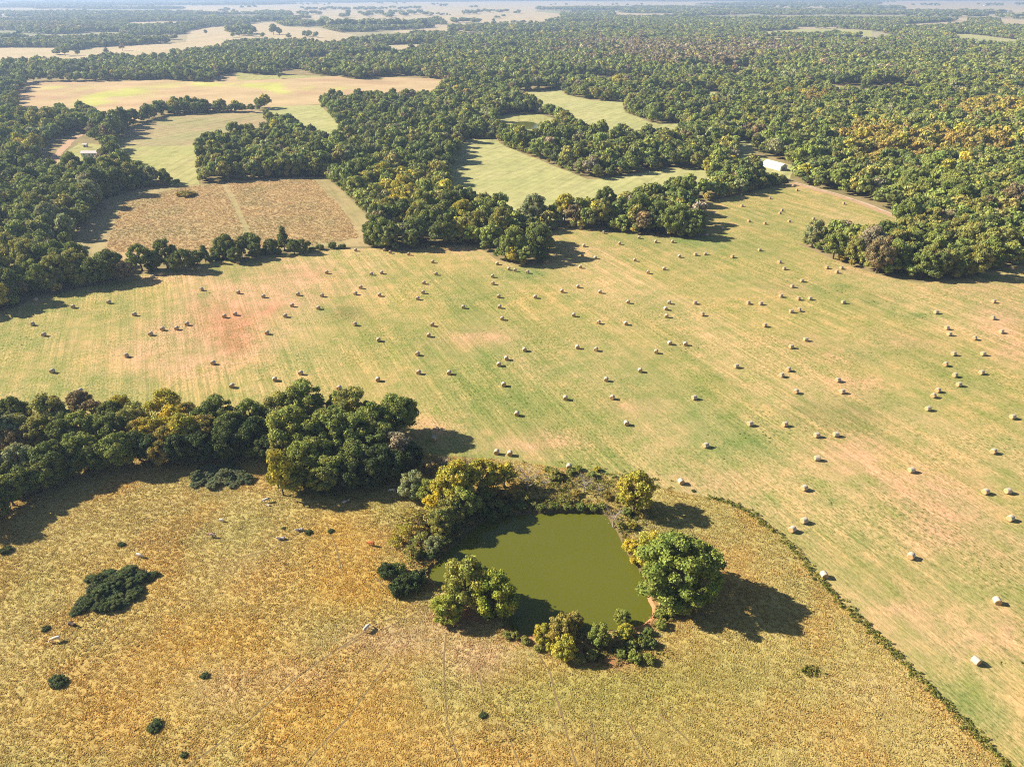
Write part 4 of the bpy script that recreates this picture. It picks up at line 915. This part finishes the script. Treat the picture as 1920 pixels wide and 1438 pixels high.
me = tufts('goldenrod_plants', X[k], Y[k], .22*rs2.uniform(.6, 1.3, k.sum()), .55*np.ones(k.sum()), paint_gold, rs2, 4)
tag(link('goldenrod_plants', me, M_TUFT), 'brown and gold weeds filling the rough field behind the hedgerow', 'weeds', kind='stuff')

# ------------------------------------------------------------------ hay bales
BAL = []
def add3(ox, oy, L): BAL.extend([(ox+a/3, oy+b_/3) for a, b_ in L])
add3(0, 360, [(180,740),(245,800),(292,1005),(410,643),(611,617),(755,686),(846,796),(912,768),(992,765),(1051,740),(708,917),(1132,545),(1340,563),(1481,585),(1261,697),(1322,684),(1675,573),(1810,580),(1642,636),(1790,650),(1604,694),(1501,790),(1197,958),(1690,1015),(1545,1050),(1837,451),(1117,430),(905,462),(858,475),(1340,397),(200,605)])
add3(640, 360, [(80,325),(243,324),(274,337),(379,348),(514,391),(168,459),(226,452),(532,459),(464,509),(108,534),(78,569),(214,577),(459,562),(429,597),(850,472),(852,512),(877,401),(942,431),(977,438),(1047,449),(1156,390),(686,645),(885,585),(890,644),(904,710),(1091,588),(511,744),(491,804),(75,741),(209,829),(428,908),(434,1012),(606,1014),(205,1052),(1031,884),(928,933),(886,967),(1365,300),(1566,288),(1474,226),(1675,255),(1769,278),(1863,278),(1356,357),(1429,368),(1651,381),(1344,420),(1902,360),(1816,430),(1725,450),(1331,530),(1241,555),(1455,560),(1307,690),(1447,731),(1600,737),(1613,617),(1844,620),(1825,654),(1830,696),(1848,847),(1771,896),(1328,870),(1432,883),(1681,1001),(1490,1052),(913,1080)])
add3(1280, 360, [(172,120),(333,76),(490,33),(905,63),(558,101),(547,118),(373,162),(462,175),(600,163),(736,148),(222,203),(136,240),(433,324),(72,349),(128,346),(280,362),(545,392),(571,428),(811,423),(893,425),(867,448),(671,497),(616,528),(553,582),(651,598),(717,597),(904,617),(69,621),(369,621),(439,625),(655,661),(611,669),(110,686),(462,748),(693,827),(611,868),(16,852),(302,977),(595,996),(557,1028),(873,1055),(1548,470),(1750,614),(1426,674),(1745,706),(1486,762),(1501,797),(1642,820),(1793,783),(1525,908),(1691,908),(1479,967),(1532,1028),(1682,1013),(1555,1080)])
add3(0, 720, [(449,35),(1303,8),(1906,20)])
add3(640, 720, [(69,32),(987,165),(1260,76),(1524,73),(1604,218),(517,306),(873,380),(948,388),(1281,461),(1912,546)])
add3(1280, 720, [(66,74),(638,40),(898,40),(1436,33),(1411,63),(1381,136),(1857,182),(380,221),(576,224),(755,285),(863,281),(131,342),(757,415),(1288,481),(1749,376),(685,582),(1705,602),(1831,599),(684,765),(618,814),(1845,752),(1286,964),(797,1070)])
BAL += [(1870.3, 1125.3), (1831, 1237.3), (1392, 359), (1466, 346), (1487, 348.5), (1494, 356)]
def bale_mesh(name, rad, L, sag, seed):
    rsb = np.random.RandomState(seed); seg = 28; V, F, mi = [], [], []
    xs = [-L/2, -L/2+.05, -L/2+.14, -L*.2, 0, L*.2, L/2-.14, L/2-.05, L/2]; rr = [.93, .975, 1, 1.008, 1.012, 1.008, 1, .975, .93]
    for x, k_ in zip(xs, rr):
        for s in range(seg):
            a = 2*math.pi*s/seg; r_ = rad*k_*(1+.012*math.sin(3*a+seed)+rsb.uniform(-.006, .006)); z = r_*math.cos(a)
            z = z if z > -rad*sag else -rad*sag+(z+rad*sag)*.15
            V.append((x, r_*math.sin(a)*1.03, z+rad*sag))
    m_ = len(xs)
    for i in range(m_-1):
        for s in range(seg):
            F.append([i*seg+s, i*seg+(s+1) % seg, (i+1)*seg+(s+1) % seg, (i+1)*seg+s]); mi.append(0 if 1 <= i <= m_-3 else 1)
    for end, i in ((-1, 0), (1, m_-1)):       # dished spiral ends
        prev = [i*seg+s for s in range(seg)]
        for q, dx in ((.66, .01), (.33, -.025)):
            cur = []
            for s in range(seg):
                v0 = V[i*seg+s]; cur.append(len(V)); V.append((v0[0]+end*dx+rsb.uniform(-.012, .012), v0[1]*q, (v0[2]-rad*sag)*q+rad*sag))
            for s in range(seg):
                f = [prev[s], prev[(s+1) % seg], cur[(s+1) % seg], cur[s]]; F.append(f if end > 0 else f[::-1]); mi.append(1)
            prev = cur
        c_ = len(V); V.append((xs[i]-end*.03, 0, rad*sag))
        for s in range(seg):
            f = [prev[s], prev[(s+1) % seg], c_]; F.append(f if end > 0 else f[::-1]); mi.append(1)
    me = mesh_np(name, V, F, smooth=True); me.polygons.foreach_set('material_index', np.array(mi, np.int32))
    bm = bmesh.new(); bm.from_mesh(me); bmesh.ops.recalc_face_normals(bm, faces=bm.faces[:]); bm.to_mesh(me); bm.free()
    return me
m, t, b = new_mat('net_wrap', 0.8, 0.2); N = NT(t); tc = N.n('ShaderNodeTexCoord')
w_ = N.n('ShaderNodeTexWave', wave_type='BANDS', bands_direction='X'); w_.inputs['Scale'].default_value = 6; w_.inputs['Distortion'].default_value = 3; N.l(tc.outputs['Object'], w_.inputs['Vector'])
N.l(N.mix(w_.outputs['Fac'], (.40, .335, .255), (.52, .45, .375)), b.inputs['Base Color']); M_WRAP = m
m, t, b = new_mat('bale_end_straw', 0.95, 0.05); N = NT(t); tc = N.n('ShaderNodeTexCoord')
sx_ = N.n('ShaderNodeSeparateXYZ'); N.l(tc.outputs['Object'], sx_.inputs[0])
cb = N.n('ShaderNodeCombineXYZ'); N.l(sx_.outputs[1], cb.inputs[1]); N.l(N.math('SUBTRACT', sx_.outputs[2], .75), cb.inputs[2])
w_ = N.n('ShaderNodeTexWave', wave_type='RINGS', rings_direction='X'); w_.inputs['Scale'].default_value = 3.2; w_.inputs['Distortion'].default_value = 5; w_.inputs['Detail'].default_value = 3; N.l(cb.outputs[0], w_.inputs['Vector'])
N.l(N.mix(w_.outputs['Fac'], (.36, .21, .09), (.56, .38, .19)), b.inputs['Base Color']); M_END = m
BM_ = [bale_mesh('hay_bale', .70, 1.32, .93, s) for s in range(4)]
for q in BM_: q.materials.append(M_WRAP); q.materials.append(M_END)
LAND = [((1277, 903), 'bale standing alone beside the hedge corner right of the pond', None)]
marks = [(60, 640, 'left edge of the hay field'), (100, 700, 'left part of the tree belt'), (255, 590, 'sparse left stretch of hay field behind the tree belt'), (320, 615, 'row of four bales left of the red soil patch'), (430, 600, 'red soil patch'), (520, 560, 'pale ground above the red soil patch'), (570, 745, 'top of the tall clump of trees'),
         (652, 590, 'round brown weedy patch'), (330, 500, 'shade of the left hedgerow'), (690, 465, 'dark egg-shaped tree'), (790, 540, 'middle of the far left field below the wood'), (830, 680, 'open field above the tall clump'), (975, 500, 'wooded tip jutting into the field'), (940, 590, 'column of bales below the wooded tip'),
         (1075, 560, 'bright green grass streak'), (1110, 490, 'shadow of the wooded tip'), (1200, 470, 'tree line right of the wooded tip'), (960, 700, 'open field above the pond thicket'), (1150, 600, 'field centre'), (1250, 580, 'three stacked-looking bales near the field centre'), (1270, 650, 'pair of bales right of the field centre'),
         (1120, 740, 'field above the far bank of the pond'), (1320, 790, 'large dull green patch'), (1060, 870, 'far bank of the pond'), (880, 840, 'long shadow of the tall clump'), (1390, 380, 'narrow upper end of the field'), (1470, 350, 'dirt track'), (1500, 400, 'gap between tree line and rounded wood'), (1570, 500, 'near edge of the rounded wood'),
         (1500, 570, 'cluster of bales below the rounded wood'), (1420, 570, 'pair of bales left of the cluster'), (1440, 650, 'field left of the cluster'), (1500, 720, 'lower middle of the right half'), (1560, 840, 'pinkish bare patch at right centre'), (1500, 990, 'hedge line beside the near right field'), (1780, 620, 'pair of bales in the right field'), (1800, 690, 'right field column'),
         (1880, 600, 'right edge of the field'), (1770, 740, 'leaning group of bales at right'), (1880, 800, 'right edge halfway down'), (1880, 920, 'right edge bare patch'), (1710, 1000, 'bare patch above the lower right corner'), (1850, 1180, 'lower right corner of the field'), (1790, 520, 'shade at the foot of the rounded wood'), (1330, 460, 'dark point of the tree line')]
bz = {}
for i, (u, v) in enumerate(BAL):
    j = min(range(len(marks)), key=lambda q: (marks[q][0]-u)**2+(1.6*(marks[q][1]-v))**2); bz.setdefault(j, []).append(i)
blabel = {}
for j, L in bz.items():
    L.sort(key=lambda i: (marks[j][0]-BAL[i][0])**2+(marks[j][1]-BAL[i][1])**2)
    for k, i in enumerate(L):
        blabel[i] = 'hay bale %s to the %s' % ('nearest' if k == 0 else ORD(k+1)+' nearest', marks[j][2])
for i, (u, v) in enumerate(BAL):
    x, y = ground(u, v, .75); o = link('hay_bale', BM_[i % 4])
    rot = 90+R.normal(-8, 9) if u < 1300 or v > 1060 else R.normal(28, 14)      # axis mostly along the swaths at left, turned at right
    if u > 1300 and v <= 1060: rot = 205+R.normal(0, 10)
    if (u, v) == (1831, 1237.3): rot = 112
    o.location = (x, y, 0.0); o.rotation_euler = (0, 0, math.radians(rot)); tag(o, blabel[i], 'hay bale', 'round hay bales on the mown field')

# ------------------------------------------------------------------ cattle
def cow_mesh(name, graze, lying=False):
    P_ = {}; me0 = bpy.data.meshes.new(name+'_sk'); hz = 1.05 if not lying else .45
    pts = [('rump', (-.85, 0, hz+.08), .30), ('hip', (-.6, 0, hz+.05), .34), ('belly', (-.1, 0, hz-.02), .40), ('chest', (.4, 0, hz), .38), ('should', (.68, 0, hz+.08), .30),
           ('neck', (.95, 0, hz+(.0 if graze else .3)), .19), ('poll', (1.2, 0, hz-(.38 if graze else -.48)), .15), ('face', (1.38, 0, hz-(.62 if graze else -.36)), .13), ('muz', (1.5, 0, hz-(.80 if graze else -.24)), .10)]
    idx = {p[0]: i for i, p in enumerate(pts)}; V = [p[1] for p in pts]; Rr = [p[2] for p in pts]; E = [(i, i+1) for i in range(len(pts)-1)]
    def chain(a, L):
        prev = idx[a]
        for p, r_ in L: V.append(p); Rr.append(r_); E.append((prev, len(V)-1)); prev = len(V)-1
    for s in (-1, 1):
        if lying:
            chain('hip', [((-.5, s*.35, .25), .14), ((-.2, s*.5, .1), .07), ((-.45, s*.55, .06), .05)]); chain('should', [((.7, s*.3, .25), .12), ((.95, s*.3, .08), .06), ((.75, s*.35, .06), .05)])
        else:
            chain('hip', [((-.62, s*.2, hz-.32), .16), ((-.74, s*.21, .5), .08), ((-.68, s*.21, .22), .055), ((-.66, s*.21, .03), .065)])
            chain('should', [((.58, s*.2, hz-.4), .12), ((.60, s*.2, .48), .075), ((.60, s*.2, .2), .055), ((.62, s*.2, .03), .065)])
        chain('poll', [((V[idx['poll']][0]-.04, s*.2, V[idx['poll']][2]+.06), .05)])
    chain('rump', [((-1.02, 0, hz+.02), .05), ((-1.1, 0, hz-.35), .03), ((-1.08, 0, hz-.7 if not lying else .1), .045)])
    me0.from_pydata(V, E, []); ob = bpy.data.objects.new('tmp', me0); COL.objects.link(ob)
    ob.modifiers.new('s', 'SKIN'); me0.update()
    if not me0.skin_vertices: 
        bm = bmesh.new(); bm.from_mesh(me0); bm.verts.layers.skin.verify(); bm.to_mesh(me0); bm.free()
    for i, r_ in enumerate(Rr): me0.skin_vertices[0].data[i].radius = (r_, r_)
    me0.skin_vertices[0].data[idx['belly']].use_root = True
    ss = ob.modifiers.new('u', 'SUBSURF'); ss.levels = 1; ss.render_levels = 1
    dg = bpy.context.evaluated_depsgraph_get(); me = bpy.data.meshes.new_from_object(ob.evaluated_get(dg)); me.name = name
    bpy.data.objects.remove(ob); bpy.data.meshes.remove(me0)
    me.polygons.foreach_set('use_smooth', np.ones(len(me.polygons), bool)); return me
def hide_mat(name, c1, c2, thr):
    m, t, b = new_mat(name, .7, .2); N = NT(t); tc = N.n('ShaderNodeTexCoord')
    N.l(N.ramp(N.noise(tc.outputs['Object'], 1.3, 2, .4), [(thr-.02, c1), (thr+.02, c2)]), b.inputs['Base Color']); return m
HM = {'white': hide_mat('white_hide', (.58, .53, .46), (.36, .28, .22), .58), 'grey': hide_mat('grey_hide', (.52, .46, .41), (.13, .10, .09), .52), 'tan': hide_mat('tan_hide', (.70, .50, .32), (.82, .76, .66), .5),
      'brown': hide_mat('brown_hide', (.66, .50, .42), (.26, .12, .07), .46), 'red': hide_mat('red_hide', (.38, .10, .03), (.42, .13, .05), .5), 'dark': hide_mat('dark_hide', (.05, .03, .025), (.09, .045, .035), .5)}
CM = {(g, l): cow_mesh('cattle', g, l) for g, l in ((True, False), (False, False), (False, True))}
for u, v, col, pose, rot, s, lab in [(500, 937, 'grey', (True, False), 200, 1.0, 'pale grey cow grazing beside the slender lone tree, the upper of two'), (502.5, 944, 'tan', (False, True), 170, .6, 'small tan calf lying just below the pale grey cow'),
      (562, 991, 'grey', (False, True), 200, .95, 'white and dark grey cow resting in orange grass, the upper right of two'), (527.5, 1007, 'grey', (False, True), 190, .95, 'grey cow resting in orange grass, the lower left of two'), (415, 973.5, 'white', (True, False), 160, .7, 'small cream calf grazing above the brown and white cow'),
      (395, 1002.5, 'brown', (True, False), 350, 1.0, 'brown and white cow grazing in the middle of the left pasture'), (261, 1040, 'white', (True, False), 340, .9, 'white cow grazing above the large dark thicket'), (696, 1018.5, 'red', (True, False), 160, .95, 'red-brown cow grazing left of the pond thicket'),
      (735, 918.5, 'white', (True, False), 180, .85, 'white cow standing in the shade of the tall clump'), (647, 938, 'grey', (False, True), 20, .9, 'grey cow lying at the edge of the tall clump shade'), (687, 1177, 'white', (True, False), 60, 1.0, 'long white cow standing on the trodden trail left of the pond'),
      (104, 1197.5, 'tan', (True, False), 200, 1.0, 'cream and tan cow grazing below the large dark thicket'), (133, 1167, 'dark', (False, True), 340, .95, 'dark brown cow lying at the left foot of the large thicket')]:
    x, y = ground(u, v, .7); me = CM[pose]; me = me.copy() if me.materials else me
    if me.materials: me.materials.clear()
    o = link('cow', me, HM[col]); o.location = (x, y, 0); o.rotation_euler = (0, 0, math.radians(rot)); o.scale = (s*.88, s*.88, s*.88); tag(o, lab, 'cow', 'cattle grazing in the pasture')

# ------------------------------------------------------------------ buildings
def boxm(bm, x0, x1, y0, y1, z0, z1):
    v = [bm.verts.new(p) for p in ((x0, y0, z0), (x1, y0, z0), (x1, y1, z0), (x0, y1, z0), (x0, y0, z1), (x1, y0, z1), (x1, y1, z1), (x0, y1, z1))]
    for f in ((0, 3, 2, 1), (4, 5, 6, 7), (0, 1, 5, 4), (1, 2, 6, 5), (2, 3, 7, 6), (3, 0, 4, 7)): bm.faces.new([v[i] for i in f])
def bm_obj(name, bm, mat, parent):
    me = bpy.data.meshes.new(name); bm.to_mesh(me); bm.free(); return link(name, me, mat, parent)
M_WHT = simple('white_metal', (.52, .51, .50), .5, 1.0, .12, .3); M_GREYW = simple('blue_grey_wall', (.17, .19, .24), .6, 1.0, .1)
M_ROOFP = simple('pale_pink_roof', (.66, .56, .55), .6, 1.0, .1); M_WALLW = simple('white_wall', (.66, .63, .58), .8, 1.0, .08); M_ROOFT = simple('tan_shingles', (.48, .33, .24), .9, 2.0, .2)
M_DOOR = simple('dark_door', (.08, .08, .09), .5); M_GLASS = simple('window_glass', (.04, .05, .06), .15, None, .3, .5)
def house(name, u, v, L, Wd, h, rh, rot, wall, roof, label, cat):
    x, y = ground(u, v, h*.6)
    e = bpy.data.objects.new(name, None); COL.objects.link(e); e.location = (x, y, 0); e.rotation_euler = (0, 0, math.radians(rot)); tag(e, label, cat)
    bm = bmesh.new(); a, c_ = L/2, Wd/2
    pr = [(-c_, 0), (c_, 0), (c_, h), (0, h+rh), (-c_, h)]
    v0 = [bm.verts.new((-a, p[0], p[1])) for p in pr]; v1 = [bm.verts.new((a, p[0], p[1])) for p in pr]
    bm.faces.new(v0); bm.faces.new(v1[::-1])
    for i in range(5): bm.faces.new([v0[i], v1[i], v1[(i+1) % 5], v0[(i+1) % 5]])
    bmesh.ops.recalc_face_normals(bm, faces=bm.faces[:]); bm_obj('wall', bm, wall, e)
    bm = bmesh.new(); ov = .35; th = .12; k = rh/c_
    for s in (-1, 1):
        q = [(0, h+rh+.03), (s*(c_+ov), h-ov*k+.03), (s*(c_+ov), h-ov*k+.03+th), (0, h+rh+.03+th)]
        v0 = [bm.verts.new((-a-ov, p[0], p[1])) for p in q]; v1 = [bm.verts.new((a+ov, p[0], p[1])) for p in q]
        bm.faces.new(v0); bm.faces.new(v1[::-1])
        for i in range(4): bm.faces.new([v0[i], v1[i], v1[(i+1) % 4], v0[(i+1) % 4]])
    bmesh.ops.recalc_face_normals(bm, faces=bm.faces[:]); bm_obj('roof', bm, roof, e)
    dh = min(h*.8, 3.2 if 'barn' in name else 2.1); dw = 3.0 if 'barn' in name else 1.0
    bm = bmesh.new(); boxm(bm, a-.02, a+.05, -dw/2, dw/2, 0, dh) if 'barn' in name else boxm(bm, -.5, .5, -c_-.05, -c_+.02, 0, dh); bm_obj('door', bm, M_DOOR, e)
    if 'barn' not in name and 'shed' not in name:
        for xx in (-L*.32, L*.2, L*.36):
            bm = bmesh.new(); boxm(bm, xx-.55, xx+.55, -c_-.05, -c_+.02, 1.0, 2.1); bm_obj('window', bm, M_GLASS, e)
    return e
house('barn', 1453, 311, 17, 6, 3.0, 1.6, -64, M_WHT, M_WHT, 'long white metal barn with a dark gable end at the head of the dirt track', 'barn')
bpy.data.objects['barn'].children[0].data.materials[0] = M_GREYW
house('house', 1402, 303, 11, 7, 2.8, 1.8, 15, M_WALLW, M_WHT, 'white-roofed house among trees left of the long white barn', 'house')
house('shed', 1417, 302, 5, 4, 2.4, 1.0, 10, M_WALLW, M_WHT, 'small white shed between the white-roofed house and the long barn', 'shed')
house('shed', 1376, 312, 4, 3, 2.2, .9, 0, M_WALLW, M_WHT, 'tiny white shed half hidden by trees left of the white-roofed house', 'shed')
house('mobile_home', 170, 289, 12.5, 4.6, 2.8, 1.2, 2, M_WALLW, M_ROOFP, 'long low home with a pale roof in the farmstead clearing at far left', 'house')
house('shed', 138, 301, 4.2, 3.6, 2.5, 1.1, 60, M_GREYW, M_ROOFP, 'small dark-walled shed with pale roof left of the long low home', 'shed')
house('shed', 160, 273, 3, 2.4, 2.2, .7, 0, M_WALLW, M_ROOFP, 'tiny pale shed behind the long low home', 'shed')
house('farmhouse', 1452, 129, 20, 13, 4, 4, 5, M_WALLW, M_ROOFT, 'tan-roofed house in a clearing of the great wood', 'house')
house('farmhouse', 1474, 121, 12, 9, 4, 3, 40, M_WALLW, M_WHT, 'white-roofed house just behind the tan-roofed house in the great wood', 'house')
for k, (u, v, L, lab) in enumerate([(678, 41, 22, 'left of two tiny white farmhouses beyond the far tree belt'), (687, 40, 26, 'right of two tiny white farmhouses beyond the far tree belt'), (814, 36, 28, 'tiny white farmhouse beside the far tree clump at top centre'), (1152, 24, 24, 'leftmost tiny white farmhouse in the far clearing right of centre'),
                               (1208, 24, 24, 'rightmost tiny white farmhouse in the far clearing right of centre'), (1183, 24, 20, 'middle tiny white farmhouse in the far clearing right of centre'), (1849, 11, 40, 'tiny white farmhouse among trees near the upper right corner'), (1905, 50, 40, 'long white shed at the far right edge'), (840, 87, 22, 'white building at the end of the far lane')]):
    house('farmhouse', u, v, L, L*.45, 4.5, 3, R.uniform(-25, 25), M_WALLW, M_WHT, lab, 'house')

# ------------------------------------------------------------------ haze: a closed box of even pale air
bm = bmesh.new(); boxm(bm, -16000, 16000, -600, 21000, -3.0, 118.0); me = bpy.data.meshes.new('haze'); bm.to_mesh(me); bm.free()
m = bpy.data.materials.new('haze_air'); m.use_nodes = True; t = m.node_tree; t.nodes.clear()
out = t.nodes.new('ShaderNodeOutputMaterial'); pv = t.nodes.new('ShaderNodeVolumePrincipled'); pv.inputs['Color'].default_value = (.50, .68, 1.0, 1)
pv.inputs['Density'].default_value = 1.3e-4; pv.inputs['Anisotropy'].default_value = .2; t.links.new(pv.outputs[0], out.inputs['Volume'])
hz = link('haze', me, m); tag(hz, 'pale bluish haze thickening toward the horizon', 'haze', kind='stuff')
print('TREES', len(trees), 'REST', len(rest), 'BALES', len(BAL))
